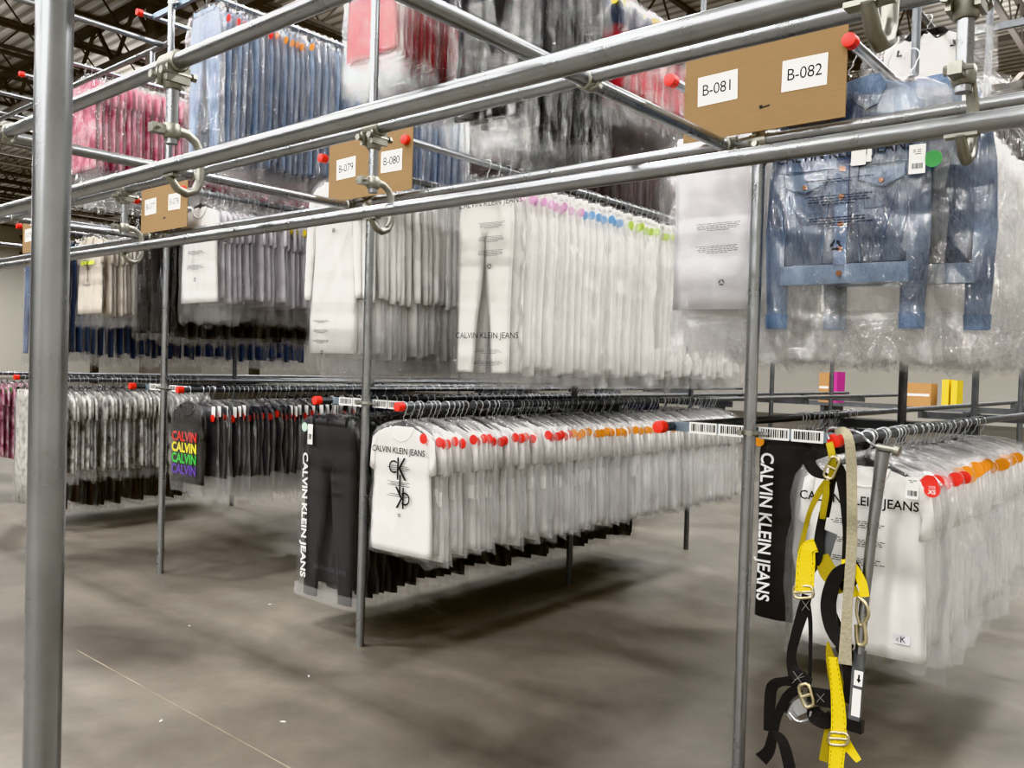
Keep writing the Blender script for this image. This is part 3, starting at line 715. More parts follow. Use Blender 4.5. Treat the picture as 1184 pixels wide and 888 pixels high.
# ---- lower level, middle rack, left rail: black trousers
row('79', 1, span(3.22, 6.2, .068, 4), 'black_trousers', G['black_pant_low'], BG['black_low'], 'clip', 'black trousers in frosted bag, only hems showing below the white T-shirts', 'trousers', 'black trousers behind the white T-shirts', split=False, seed=4)
tr = pants(2, 1.07, .225, .088); tr.slots = [M['charcoal']]
o = garment('black_trousers', tr.mesh('black_trousers'), flat_bag(8, -1.20, .305, .03, 'bag_grey', .006), 'clip', (RAILX['79']+.01, 3.13, Z1), 'charcoal trousers in wide clear bag with white lettering down the leg, beside the post', 'trousers', sticker='mint', st_pos=(-.205, -.034, -.17), rot=.03)
def f(mb): put_text(mb, BRAND, .066, -.195, -.0335, -.70, rot=-PI/2, sx=1.22, bold=.0015)
prnt(o, 'printed_text', M['white_ink'], f)['label'] = 'white lettering running down the leg'
def f(mb):
    for z in (-.40, -.47, -.54): fine_print(mb, .03, -.034, z, .22, 4, int(-z*100))
    recycle(mb, .02, -.034, -.62, .016)
    fine_print(mb, .03, -.034, -1.06, .22, 4, 9)
prnt(o, 'fine_print', M['ink'], f)
def f(mb): put_text(mb, BRAND, .04, .05, -.034, -.99, sx=.8)
prnt(o, 'faint_text', M['ink_grey'], f)
def f(mb): mb.box((-.15, -.035, -.21), (.045, .002, .12))
t_ = prnt(o, 'paper_tag', M['paper'], f)
def f(mb): barcode(mb, -.15, -.0365, -.225, .035, .05, 3, False)
prnt(t_, 'barcode', None, f)
def f(mb): mb.panel([((-.312, -1.125), (.312, -1.125), .031), ((-.316, -1.20), (.316, -1.205), .030)], 8, .003, 4, caps=False)
prnt(o, 'bag_hem', M['bag_hazy'], f)

# ---- lower level, harness rack
row('82', 1, span(3.36, 5.3, .058, 5, .06), 't_shirt', G['tee'], BG['tee82'], 'shoulder', lambda s: {'red_s': 'white T-shirt in milky bag with red size disc, lower row behind the harness', 'orange': 'white T-shirt in milky bag with orange size disc, lower right row', None: 'white T-shirt in milky bag without size disc, lower right row at the picture edge'}[s], 'T-shirt',
    lambda s: {'red_s': 'white T-shirts with red discs behind the harness', 'orange': 'white T-shirts with orange discs in the right row', None: 'white T-shirts without discs in the right row'}[s],
    lambda i, y: 'red_s' if y < 3.85 else 'orange' if y < 5.0 else None, False, seed=6, st_pos=(.235, -.012, -.16))
tm = tee(1.5, .70, .225); tm.slots = [M['white']]
o = garment('t_shirt', tm.mesh('t_shirt'), flat_bag(3, -.86, .285, .022, 'bag', .01), 'shoulder', (RAILX['82']+.03, 3.27, Z1), 'white T-shirt with black chest lettering and small hem patch, right behind the harness', 'T-shirt', sticker='red_s', st_pos=(.235, -.034, -.165), rot=.05)
def f(mb): put_text(mb, BRAND, .048, -.02, -.0275, -.235, sx=.95, bold=.0006)
prnt(o, 'printed_text', M['ink'], f)
def f(mb):
    for z in (-.31, -.38, -.45): fine_print(mb, -.02, -.0285, z, .2, 4, int(-z*100))
    recycle(mb, -.05, -.0285, -.53, .018)
prnt(o, 'fine_print', M['ink'], f)
def f(mb): mb.use(M['ink_grey']); put_text(mb, 'SIZE', .011, .235, -.0362, -.155); 
def f2(mb): put_text(mb, 'SIZE', .0125, .235, -.0362, -.156); put_text(mb, 'XS', .021, .235, -.0362, -.173, bold=.0006)
prnt(o, 'sticker_text', M['white_ink'], f2)
def f(mb): mb.box((.17, -.035, -.165), (.042, .002, .078))
t_ = prnt(o, 'paper_tag', M['paper'], f)
def f(mb): barcode(mb, .17, -.0365, -.185, .035, .03, 5, False); fine_print(mb, .17, -.0365, -.14, .03, 2, 4, .006)
prnt(t_, 'barcode', None, f)
def f(mb): mb.use(M['lilac']); mb.box((.15, -.018, -.72), (.058, .003, .034)); mb.use(M['ink']); put_text(mb, 'K', .032, .155, -.0202, -.72); put_text(mb, 'c', .024, .137, -.0202, -.72)
prnt(o, 'hem_patch', None, f)
s_ = link('size_sticker', SM['red_s'], o); s_.location = (.225, -.028, -.14)
row('81', 1, span(4.52, 5.4, .07, 8), 'black_trousers', G['black_pant_low'], BG['black_low'], 'clip', 'black trousers in frosted bag behind the lettered black trousers left of the harness', 'trousers', 'black trousers left of the harness', seed=8)
tr = folded(2.5, .98, .20, .014); tr.slots = [M['blackcloth']]
o = garment('black_trousers', tr.mesh('black_trousers'), flat_bag(18, -1.13, .265, .03, 'bag_grey', .006), 'clip', (RAILX['81']+.02, 4.43, Z1), 'black trousers with big white lettering down one side, between post and harness', 'trousers', rot=.02)
def f(mb): put_text(mb, BRAND, .10, -.155, -.034, -.60, rot=-PI/2, sx=.86, bold=.002)
prnt(o, 'printed_text', M['white_ink'], f)['label'] = 'white lettering running down the side'
s_ = link('size_sticker', SM['orange'], o); s_.location = (-.2, -.034, -.14)

# ---- lower level, rainbow rack
row('78', 1, span(3.20, 4.5, .040, 9, .02), 'navy_shirt', G['navy'], BG['navy'], 'shoulder', 'navy garment in clear bag with red disc, row right behind the rainbow T-shirt', 'shirt', 'navy garments behind the rainbow T-shirt', 'red_s', False, seed=9, st_pos=(.185, -.026, -.19), ptag=(.20, -.022, -.15))
row('78', 1, span(4.56, 9.3, .125, 12), 'navy_shirt', G['navy'], [None], 'shoulder', 'navy garment hanging deep in the rainbow rack, seen only as its hook over the rail', 'shirt', 'navy garments deep in the rainbow rack', seed=12)
tb = tee(.7, .56, .205); tb.slots = [M['blackcloth']]
o = garment('t_shirt', tb.mesh('t_shirt'), flat_bag(23, -.73, .235, .03, 'bag', .02), 'shoulder', (RAILX['78'], 3.10, Z1), 'black T-shirt in bag with rainbow coloured lettering repeated in four lines', 'T-shirt', rot=.03)
for i, mt in enumerate(M['rain']):
    def f(mb): put_text(mb, 'CALVIN', .094, .0, -.030, -.335-i*.078, sx=.98, bold=.0028)
    prnt(o, 'printed_text', mt, f)['label'] = '%s line of lettering' % ('red', 'yellow', 'green', 'purple')[i]
def f(mb): recycle(mb, .03, -.031, -.635, .02)
prnt(o, 'recycling_mark', M['ink'], f)
# rail left of it, only hooks and far garments
row('77', 1, span(4.2, 9.3, .11, 13), 'printed_shirt', G['tee_grey'], [None], 'shoulder', 'grey and white printed shirt deep behind the rainbow rack, mostly its hook seen', 'shirt', 'grey printed shirts deep in the rainbow rack', seed=13)
row('76', 1, span(3.12, 4.5, .042, 10, .02), 'printed_shirt', G['tee_grey'], BG['snow'], 'shoulder', 'grey and white printed shirt in clear bag, lower far left row', 'shirt', 'grey printed shirts in the lower far left row', seed=10)
row('75', 1, span(3.35, 4.9, .075, 11), 'brown_trousers', G['brown'], BG['long_brown'], 'clip', 'dark brown trousers in clear bag, hems showing below the grey printed shirts', 'trousers', 'brown trousers at the far left', seed=11)
qf = folded(3.3, 1.06, .17, .03); qf.slots = [M['quilt']]
garment('pale_trousers', qf.mesh('pale_trousers'), flat_bag(31, -1.2, .2, .04, 'bag', .02), 'clip', (RAILX['75'], 3.1, Z1), 'pale crumpled trousers in bag at the left picture edge, beside the near post', 'trousers')
row('74', 1, span(3.1, 3.8, .07, 14), 'pink_shirt', G['tee_rose'], BG['snow'], 'shoulder', 'mottled pink shirt in bag with green disc at the left picture edge', 'shirt', 'mottled pink shirts at the left edge', 'green', seed=14)

# ---- upper level
def stu(i, y): return 'pink_s' if y < 4.35 else 'blue_s' if y < 4.85 else 'lime_s' if y < 5.5 else 'orange'
cn = {'pink_s': 'pink', 'blue_s': 'blue', 'lime_s': 'lime green', 'orange': 'orange'}
row('80', 2, span(3.76, 6.6, .060, 20), 'white_jeans', G['white_jean'], BG['jean_up'], 'clip', lambda s: 'white jeans in clear bag with %s disc, upper middle row' % cn[s], 'jeans', lambda s: 'upper white jeans with %s discs' % cn[s], stu, False, seed=20, st_pos=(.215, -.03, -.20))
wj = pants(1.2, 1.10, .20, .09, gap=.004); wj.slots = [M['ivory']]
o = garment('white_jeans', wj.mesh('white_jeans'), flat_bag(41, -1.26, .285, .03, 'bag', .02), 'clip', (RAILX['80'], 3.67, Z2), 'white jeans in clear bag printed twice with black lettering, front of the upper row', 'jeans', rot=.05)
def f(mb):
    put_text(mb, BRAND, .05, .05, -.0335, -.235, sx=1.0); put_text(mb, BRAND, .05, .05, -.0335, -1.0, sx=1.0)
prnt(o, 'printed_text', M['ink'], f)
def f(mb):
    for z in (-.35, -.43, -.51): fine_print(mb, .06, -.034, z, .2, 5, int(-z*100))
    recycle(mb, .06, -.034, -.60, .022)
    for z in (-1.08, -1.15): fine_print(mb, .06, -.034, z, .2, 4, int(-z*100))
    for q in ((-.1, -.16), (-.03, -.17), (.0, -.15), (.14, -.155), (-.14, -.20)): mb.disc((q[0], -.034, q[1]), .006, .001, 8)
prnt(o, 'fine_print', M['ink_grey'], f)
def f(mb): mb.add([(.015, -.032, -.85), (.085, -.032, -1.24), (-.06, -.032, -1.24)], [(0, 1, 2)])
row('79', 2, span(3.21, 4.2, .045, 21, .02), 'long_sleeve_shirt', G['long'], BG['long'], 'shoulder', 'white long sleeve shirt in clear bag, upper row left of the white jeans', 'shirt', 'white long sleeve shirts in the upper middle row', seed=21)
o = garment('long_sleeve_shirt', G['long'][0], flat_bag(44, -1.24, .255, .024, 'bag', .05), 'shoulder', (RAILX['79']-.03, 3.155, Z2), 'white long sleeve shirt in bag with printed recycling mark, front of the upper middle row', 'shirt', rot=.04)
def f(mb):
    recycle(mb, .02, -.03, -.40, .018); mb.box((.02, -.029, -.335), (.14, .0005, .012))
    for z in (-.93, -.99, -1.05): fine_print(mb, -.08, -.03, z, .14, 3, int(-z*100))
    recycle(mb, -.06, -.03, -1.12, .016)
prnt(o, 'fine_print', M['ink'], f)
row('78', 2, span(3.215, 4.3, .048, 22, .02), 't_shirt', G['tee_lilac'], BG['tee_up'], 'shoulder', lambda s: 'pale lilac T-shirt in clear bag with yellow disc, upper row beside the B-078 sign' if s else 'pale lilac T-shirt in clear bag, upper row right behind the B-078 sign', 'T-shirt', lambda s: 'lilac T-shirts with yellow discs' if s else 'lilac T-shirts without discs', lambda i, y: 'yellow_s' if y > 3.62 else None, seed=22, st_pos=(.225, -.03, -.2))
o = garment('t_shirt', G['tee'][2], flat_bag(47, -.92, .28, .03, 'bag', .05), 'shoulder', (RAILX['78'], 3.16, Z2), 'white T-shirt in bag with black fine print, right below the B-078 card', 'T-shirt', rot=.03)
def f(mb):
    for z, k in ((-.33, 2), (-.42, 4), (-.52, 5)): fine_print(mb, .0, -.035, z, .22, k, int(-z*100))
    recycle(mb, .0, -.035, -.62, .022)
prnt(o, 'fine_print', M['ink'], f)
row('77', 2, span(3.23, 4.7, .075, 23), 'black_trousers', G['black_pant'], BG['black_up'], 'clip', 'black trousers in shiny clear bag, hems showing below the lilac T-shirts', 'trousers', 'black trousers behind the lilac T-shirts', seed=23)
garment('black_trousers', G['black_pant'][1], BG['black_up'][0], 'clip', (RAILX['77'], 3.155, Z2), 'black trousers in shiny clear bag, front of the upper row below the B-077 card', 'trousers', rot=.05)
row('76', 2, span(3.46, 5.2, .05, 24, .02), 't_shirt', G['tee_beige'], BG['tee_up'], 'shoulder', lambda s: 'beige T-shirt in clear bag with yellow disc, upper far left row' if s else 'beige T-shirt in clear bag without disc, upper far left row', 'T-shirt', lambda s: 'beige T-shirts with yellow discs' if s else 'beige T-shirts without discs', 'yellow_s', seed=24, tag_p=.35, st_pos=(.225, -.03, -.2))
o = garment('t_shirt', G['tee_beige'][1], flat_bag(51, -.92, .27, .026, 'bag', .03), 'shoulder', (RAILX['76'], 3.38, Z2), 'beige T-shirt with black monogram on a yellow band, front of the upper far left row', 'T-shirt', rot=.03)
def f(mb): mb.box((.0, -.0288, -.345), (.25, .0005, .035))
prnt(o, 'printed_band', M['neon'], f)
def f(mb):
    put_text(mb, BRAND, .045, 0, -.0298, -.235, sx=.9, bold=.0006); put_text(mb, 'K', .13, .012, -.0298, -.37, sx=.8); put_text(mb, 'C', .08, -.045, -.0298, -.345); mb.box((.01, -.0296, -.46), (.012, .0005, .12)); fine_print(mb, 0, -.0298, -.54, .16, 3, 5)
prnt(o, 'printed_text', M['ink'], f)
row('75', 2, span(3.16, 6.1, .075, 25), 'blue_jeans', G['jean_dark'], BG['jeans75'], 'clip', 'dark blue jeans in clear bag, long upper row at the far left', 'jeans', 'dark blue jeans in the upper far left row', seed=25)
row('81', 2, span(3.56, 5.2, .065, 26), 'white_garment', G['white_fold'], BG['white82'], 'shoulder', 'white folded garment in shiny bag, upper row below the B-081 card', 'garment', 'white garments below the B-081 card', seed=26)
wg = folded(4.4, .78, .20, .016); wg.slots = [M['pale']]
o = garment('white_garment', wg.mesh('white_garment'), flat_bag(55, -1.07, .29, .035, 'bag', .04), 'shoulder', (RAILX['81'], 3.46, Z2), 'white garment in clear bag with grey fine print, front one below the B-081 card', 'garment', rot=.04)
def f(mb):
    for z in (-.52, -.62): fine_print(mb, .02, -.038, z, .2, 5, int(-z*100))
    recycle(mb, .05, -.038, -.78, .02)
prnt(o, 'fine_print', M['ink_grey'], f)
row('82', 2, span(3.5, 6.2, .075, 27), 'white_garment', G['white_fold'], BG['white82'], 'shoulder', lambda s: 'white garment in crumpled bag with green disc, right behind the denim jackets' if s else 'white garment in shiny crumpled bag, upper right row farther behind the denim jackets', 'garment', lambda s: 'white bagged garments with green discs' if s else 'white bagged garments behind the jackets', lambda i, y: 'green' if y < 4.0 else None, seed=27, tag_p=.7)

# ---- denim jackets
def jacket(seed):
    mb = MB(); t = -.10; w = .255
    mb.panel([((-.10, t), (.10, t), .010), ((-.16, t-.02), (.16, t-.02), .016), ((-.22, t-.05), (.22, t-.05), .02), ((-w+.01, t-.12), (w-.01, t-.12), .024), ((-w+.01, t-.3), (w-.01, t-.3), .024), ((-w+.015, t-.5), (w-.015, t-.5), .022), ((-w+.02, t-.66), (w-.02, t-.66), .02)], 12, .008, seed)
    return mb
def jacket_sleeve(s_, seed):
    mb = MB(); t = -.10
    mb.panel([((s_*.19, t-.045), (s_*.18, t-.2), .016), ((s_*.25, t-.10), (s_*.18, t-.24), .020), ((s_*.285, t-.3), (s_*.19, t-.32), .022), ((s_*.295, t-.55), (s_*.20, t-.55), .022), ((s_*.285, t-.78), (s_*.20, t-.78), .02), ((s_*.28, t-.85), (s_*.20, t-.85), .018)], 6, .008, seed)
    return mb
def make_jacket(loc, label, rot, full, mats):
    base, light, dark = mats
    mb = jacket(1.3); mb.slots = [M[base]]
    o = link('denim_jacket', mb.mesh('denim_jacket'), loc=loc); o.rotation_euler.z = rot; tag(o, label, 'jacket')
    for s_ in (-1, 1):
        sl = obj('sleeve', jacket_sleeve(s_, 2+s_), M[base], o, ang=60); sl.location.y = .012
        mb = MB(); mb.panel([((s_*.287, -.945), (s_*.197, -.945), .022, .012), ((s_*.284, -1.0), (s_*.20, -1.0), .021, .012)], 6, .002, 3); obj('cuff', mb, M[dark], sl, ang=60).location.y = -.012
    mb = MB(); mb.panel([((-.245, -.765), (.245, -.765), .027), ((-.248, -.835), (.248, -.835), .026)], 10, .002, 2); obj('waistband', mb, M[light], o, ang=60)
    mb = MB()
    for s_ in (-1, 1): mb.panel([((s_*.0, -.10), (s_*.11, -.085), .012, -.012), ((s_*.02, -.17), (s_*.14, -.13), .010, -.028), ((s_*.07, -.215), (s_*.115, -.20), .006, -.03)], 4, .002, 5)
    obj('collar', mb, M[base], o, ang=60)
    if full:
        mb = MB(); mb.box((0, -.029, -.47), (.045, .006, .60)); obj('button_placket', mb, M[dark], o, smooth=False)
        for z in (-.30, -.42, -.52, -.62, -.71, -.80):
            mb = MB(); mb.disc((0, -.036, z), .0105, .006, 14); obj('button', mb, M['copper'], o)
        for s_ in (-1, 1):
            mb = MB(); x = s_*.135
            mb.add([(x-.075, -.031, -.425), (x+.075, -.031, -.425), (x+.075, -.033, -.465), (x, -.034, -.492), (x-.075, -.033, -.465)], [(0, 1, 2, 3, 4)]); pk = obj('pocket_flap', mb, M[light], o, smooth=False)
            mb = MB(); mb.disc((x, -.037, -.475), .009, .005, 12); obj('flap_button', mb, M['copper'], pk)
            mb = MB()
            mb.tube([(x-.08, -.031, -.42), (x-.08, -.033, -.467), (x, -.034, -.496), (x+.08, -.033, -.467), (x+.08, -.031, -.42)], .0025, 4)
            mb.tube([(s_*.045, -.0295, -.50), (s_*.07, -.0295, -.76)], .0025, 4); mb.tube([(s_*.2, -.027, -.43), (s_*.13, -.0295, -.76)], .0025, 4)
            mb.tube([(s_*.03, -.031, -.415), (s_*.24, -.024, -.41)], .0025, 4); mb.tube([(s_*.225, -.026, -.55), (s_*.205, -.027, -.70)], .004, 4); mb.tube([(s_*.075, -.03, -.50), (s_*.08, -.03, -.57), (s_*.19, -.029, -.57), (s_*.195, -.029, -.50)], .002, 4)
            obj('seam', mb, M[dark], o)
    h = link('hanger', HG['shoulder'][0], o); link('hook', HG['shoulder'][1], h)
    return o
o = make_jacket((RAILX['82']-.05, 3.17, Z2), 'washed blue denim jacket in a shiny lettered bag, hanging below the B-082 card', .06, True, ('jacket_denim', 'jacket_light', 'jacket_dark'))
b_ = link('plastic_bag', flat_bag(61, -1.12, .345, .046, 'bag_shiny', .05, n=16), o)
def f(mb): put_text(mb, BRAND, .056, .0, -.052, -.365, sx=.92, bold=.0006)
prnt(b_, 'printed_text', M['ink'], f)
def f(mb):
    for z, k in ((-.46, 2), (-.52, 4), (-.60, 4)): fine_print(mb, -.01, -.053, z, .24, k, int(-z*100), .010, .004)
    recycle(mb, -.01, -.053, -.70, .027)
prnt(b_, 'fine_print', M['ink'], f)
def f(mb): mb.use(M['paper']); mb.box((.255, -.056, -.42), (.052, .002, .10)); barcode(mb, .255, -.0575, -.445, .04, .03, 8, False); fine_print(mb, .255, -.0575, -.39, .035, 3, 4, .007)
prnt(b_, 'barcode_tag', None, f)
def f(mb): mb.disc((.305, -.056, -.425), .029, .002, 20)
prnt(b_, 'size_sticker', M['green'], f)
def f(mb): mb.box((.06, -.054, -.385), (.05, .002, .065)); mb.box((.085, -.05, -.38), (.035, .002, .055))
prnt(b_, 'paper_tag', M['paper'], f)
o = make_jacket((RAILX['82']+.13, 3.30, Z2), 'second denim jacket in bag, only its sleeve showing right of the lettered jacket', .1, False, ('jacket_denim', 'jacket_light', 'jacket_dark'))
b_ = link('plastic_bag', flat_bag(63, -1.1, .36, .05, 'bag_shiny', .06), o)
def f(mb): mb.use(M['paper']); mb.box((.20, -.05, -.22), (.05, .002, .09)); barcode(mb, .20, -.0515, -.24, .04, .03, 8, False)
prnt(b_, 'barcode_tag', None, f)

# ---- top level
row('80', 3, span(3.62, 4.55, .06, 30), 'black_trousers', G['black_top'], BG['black_top'], 'clip', 'black trousers in long shiny bag, top row at the upper centre of the picture', 'trousers', 'black trousers in the top row', seed=30, jit=1.2)
row('80', 3, span(4.65, 5.9, .055, 31), 'red_shirt', G['red'], BG['red'], 'shoulder', lambda s: 'navy and red shirt with yellow disc, top row left of the B-081 sign' if s else 'navy and red shirt without disc, top row left of the B-081 sign', 'shirt', lambda s: 'navy and red shirts with yellow discs' if s else 'navy and red shirts left of the B-081 sign', 'yellow_s', seed=31, tag_p=.4)
row('79', 3, span(3.36, 4.2, .05, 32), 'red_shirt', G['red'], BG['red'], 'shoulder', 'navy and red printed shirt in shiny bag, top row above the B-079 sign', 'shirt', 'navy and red shirts above the B-079 sign', seed=32)
row('79', 3, span(4.4, 7.1, .085, 33), 'brown_trousers', G['plum'], BG['blue'], 'clip', 'dull brown trousers in clear bag, undersides showing between the top rows', 'trousers', 'brown trousers between the top rows', seed=33)
row('78', 3, span(3.26, 6.4, .06, 34), 'blue_jeans', G['jean'], BG['blue'], 'clip', lambda s: 'light blue jeans in shiny bag with %s disc, top row at upper left' % {'red_s': 'red', 'orange': 'orange'}[s] if s else 'light blue jeans in shiny bag, far part of the top row', 'jeans', lambda s: 'light blue jeans with %s discs' % {'red_s': 'red', 'orange': 'orange'}[s] if s else 'light blue jeans without discs', lambda i, y: 'red_s' if y < 3.6 else 'orange' if y < 4.0 else None, seed=34, st_pos=(.21, -.03, -.2))
o = garment('blue_jeans', G['jean'][0], BG['blue'][1], 'clip', (RAILX['78'], 3.17, Z3), 'light blue jeans in shiny bag with recycling mark, front of the top row', 'jeans')
def f(mb): recycle(mb, .08, -.035, -1.12, .02); fine_print(mb, .08, -.035, -.98, .12, 5, 3)
prnt(o, 'recycling_mark', M['ink'], f)
row('76', 3, span(3.3, 5.6, .06, 35), 'pink_shirt', G['tee_pink'], BG['pink'], 'shoulder', 'pink patterned shirt in shiny bag, top row beside the near post', 'shirt', 'pink shirts in the top far left row', seed=35)
# top level, harness rack: black and white jacket far back
tm = tee(2.2, .7, .25, sleeve=.3); tm.slots = [M['white']]
o = garment('white_shirt', tm.mesh('white_shirt'), flat_bag(71, -1.05, .40, .05, 'bag_shiny', .05), 'shoulder', (RAILX['81']+.02, 6.55, Z3), 'white shirt with black collar in a shiny bag above the denim jacket', 'shirt', sc_=(1.15, 1, 1))
mb = MB()
for s_ in (-1, 1): mb.panel([((s_*.0, -.09), (s_*.1, -.09), .01, -.02), ((s_*.06, -.17), (s_*.13, -.13), .008, -.025)], 4, .002, 5)
obj('collar', mb, M['blackcloth'], o, ang=60)
mb = MB()
for s_ in (-1, 1): mb.tube([(s_*.16, -.03, -.2), (s_*.165, -.03, -.24), (s_*.14, -.03, -.24)], .008, 6)
obj('trim', mb, M['blackcloth'], o)

# ---------------------------------------------------------------- safety harness on the end cap
YH = 2.965
def P(px, py, y=YH): return at(px, py, y)
def cm(pts, k=5):
    """smooth a polyline"""
    pts = [V(q) for q in pts]; out = []
    for i in range(len(pts)-1):
        p0 = pts[max(i-1, 0)]; p1 = pts[i]; p2 = pts[i+1]; p3 = pts[min(i+2, len(pts)-1)]
        for j in range(k):
            t = j/k; out.append(.5*((2*p1)+(p2-p0)*t+(2*p0-5*p1+4*p2-p3)*t*t+(3*p1-p0-3*p2+p3)*t**3))
    out.append(pts[-1]); return out
capc = V((RAILX['82'], YCAP-.01, Z1))
H = empty('safety_harness', tuple(capc)); tag(H, 'yellow and black safety harness hanging from the red end cap by the post', 'safety harness')
def hp(name, mb, mat):
    mb.v = [tuple(V(q)-capc) for q in mb.v]; return obj(name, mb, M[mat] if mat else None, H, ang=50)
def strap(name, pts, w, mat, dy=0, th=.004, normal=None, stitch=False):
    path = cm([P(a, b, YH+(c[0] if c else 0)+dy) for a, b, *c in pts]); mb = MB()
    if isinstance(w, (list, tuple)):
        k = len(path); ww = []
        for i in range(k):
            t = i/(k-1)*(len(w)-1); j = min(int(t), len(w)-2); ww.append(w[j]+(w[j+1]-w[j])*(t-j))
    else: ww = w
    mb.ribbon(path, ww, th, normal=normal or (.25, -1, .05))
    s_ = hp(name, mb, mat)
    if stitch:
        mb = MB(); k = len(path)
        for i in range(1, k-1):
            t = (path[i+1]-path[i-1]).normalized(); wv = t.cross(V((.25, -1, .05))).normalized(); nrm = wv.cross(t).normalized()
            for q in (-1, 1):
                c = path[i]+wv*q*(ww[i] if isinstance(ww, list) else ww)*.38; c = c+(V((0, -1, 0)))*th*.9
                mb.tube([c-t*.004, c+t*.004], .0008, 4)
        mb.v = [tuple(V(q)-capc) for q in mb.v]; obj('stitching', mb, M['ink'], s_)
    return s_
def buckle(pts, r=.0042, mat='buckle', bar=True, dy=-.012):
    q = [P(a, b, YH+dy) for a, b in pts]; path = []
    k = len(q)
    for i in range(k):      # rounded corners
        a, b, c = q[i-1], q[i], q[(i+1) % k]
        path += [b+(a-b)*.25, b+(a-b)*.07+(c-b)*.07, b+(c-b)*.25]
    mb = MB(); mb.tube(path, r, 8, closed=True)
    if bar: mb.tube([(q[0]+q[3])/2, (q[1]+q[2])/2], r, 8)
    return hp('buckle', mb, mat)
# yellow loop on the cap
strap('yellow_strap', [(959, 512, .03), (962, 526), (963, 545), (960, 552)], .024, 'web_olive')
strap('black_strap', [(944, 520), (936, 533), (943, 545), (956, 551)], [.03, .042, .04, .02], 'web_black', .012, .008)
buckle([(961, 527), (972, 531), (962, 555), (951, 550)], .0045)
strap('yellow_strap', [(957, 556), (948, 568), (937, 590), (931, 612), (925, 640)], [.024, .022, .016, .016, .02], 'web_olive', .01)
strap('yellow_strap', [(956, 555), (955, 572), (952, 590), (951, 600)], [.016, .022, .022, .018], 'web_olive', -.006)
strap('black_strap', [(952, 592), (947, 620), (945, 645), (938, 662)], [.026, .03, .034, .02], 'web_black', .004)
strap('black_strap', [(957, 598, .01), (966, 540), (975, 560), (980, 610), (979, 650), (981, 668)], [.01, .03, .04, .032, .03, .028], 'pad', .02, .010)
strap('yellow_strap', [(984, 600), (983, 640), (984, 670), (990, 690)], [.018, .018, .02, .03], 'web_yellow', .014)
# yellow adjusters
strap('yellow_strap', [(946, 630, .02), (935, 634), (932, 650), (930, 684)], [.045, .05, .062, .062], 'web_yellow', -.012, .006, stitch=True)
buckle([(917, 678), (939, 677), (941, 691), (919, 692)], .0055)
strap('black_strap', [(933, 688), (928, 708), (920, 735), (915, 760), (920, 785)], [.034, .04, .034, .032, .05], 'web_black')
strap('black_strap', [(934, 700), (937, 720), (937, 760), (936, 790)], [.02, .014, .012, .012], 'web_black', .006)
# chest webbing and slotted metal plate
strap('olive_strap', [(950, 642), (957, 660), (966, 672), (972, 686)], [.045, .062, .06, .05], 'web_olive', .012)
mb = MB()
for q in ((945, 640), (956, 612)): pass
mb.panel([((0, 0), (0, 0), .0)], 1, 0) if False else None
a, b = P(948, 655, YH+.02), P(960, 615, YH+.02); d = (b-a).normalized(); sd = d.cross(V((0, 1, 0))).normalized()
rot = Matrix((sd, V((0, 1, 0)), d)).transposed(); mb.box((a+b)/2, (.05, .003, (b-a).length), rot)
hp('slotted_plate', mb, 'steel_dark')
# curved black pad and loop
strap('padded_loop', [(985, 655), (968, 665), (960, 685), (958, 705), (963, 728), (974, 745), (984, 752)], [.04, .046, .05, .05, .046, .04, .035], 'pad', -.004, .026)
strap('padded_loop', [(984, 648), (990, 662), (984, 674), (972, 678)], [.03, .034, .03, .025], 'pad', .01, .02)
strap('yellow_strap', [(973, 650), (985, 652), (996, 672), (1000, 690)], [.016, .022, .03, .03], 'web_yellow', -.012)
# beige lanyard over the cap
strap('beige_lanyard', [(967, 500, .05), (975, 498, .02), (981, 506), (984, 530), (985, 570), (985, 620), (983, 660), (980, 700), (978, 735), (977, 768)], [.02, .026, .03, .034, .033, .034, .034, .032, .036, .044], 'web_beige', -.03, .008)
# brass-coloured hook plate at the right
mb = MB(); mb.tube(cm([P(992, 690), P(997, 694), P(1003, 702), P(1004, 712), P(998, 722)]), .006, 8); mb.tube(cm([P(992, 690), P(990, 705), P(994, 722), P(998, 722)]), .005, 8)
mb.tube(cm([P(999, 720), P(1001, 742), P(992, 744), P(990, 722)]), .007, 8)
hp('snap_hook', mb, 'buckle')
# lower black straps
strap('black_strap', [(925, 788), (905, 788), (893, 794), (890, 815), (888, 845)], [.04, .03, .04, .04, .03], 'web_black')
strap('black_strap', [(924, 795), (910, 806), (899, 828), (893, 852), (889, 868), (880, 878)], [.036, .034, .03, .034, .04, .05], 'web_black', -.006)
strap('black_strap', [(893, 850), (902, 853), (908, 866), (914, 892)], [.03, .034, .04, .042], 'web_black', -.01)
strap('black_strap', [(914, 772), (926, 784), (938, 790)], [.03, .055, .03], 'web_black', -.004)
mb = MB(); 
for s_ in ((915, 776, 926, 792), (926, 778, 914, 790), (916, 786, 928, 782)): mb.tube([P(s_[0]+2, s_[1], YH-.012), P(s_[2]+2, s_[3], YH-.012)], .0012, 4)
for s_ in ((927, 694, 936, 706), (936, 694, 927, 706)): mb.tube([P(*s_[:2], YH-.012), P(*s_[2:], YH-.012)], .0012, 4)
for s_ in ((944, 802, 953, 812), (953, 802, 944, 812)): mb.tube([P(*s_[:2], YH-.016), P(*s_[2:], YH-.016)], .0012, 4)
hp('box_stitching', mb, 'stitch')
strap('black_strap', [(934, 802), (948, 806), (962, 808), (970, 806)], [.05, .062, .062, .066], 'web_black', -.006, .006)
buckle([(922, 793), (935, 790), (942, 815), (931, 819)], .006)
mb = MB(); a, b = P(908, 826, YH+.02), P(934, 812, YH+.02); d = (b-a).normalized(); sd = d.cross(V((0, 1, 0))).normalized(); rot = Matrix((d, V((0, 1, 0)), sd)).transposed()
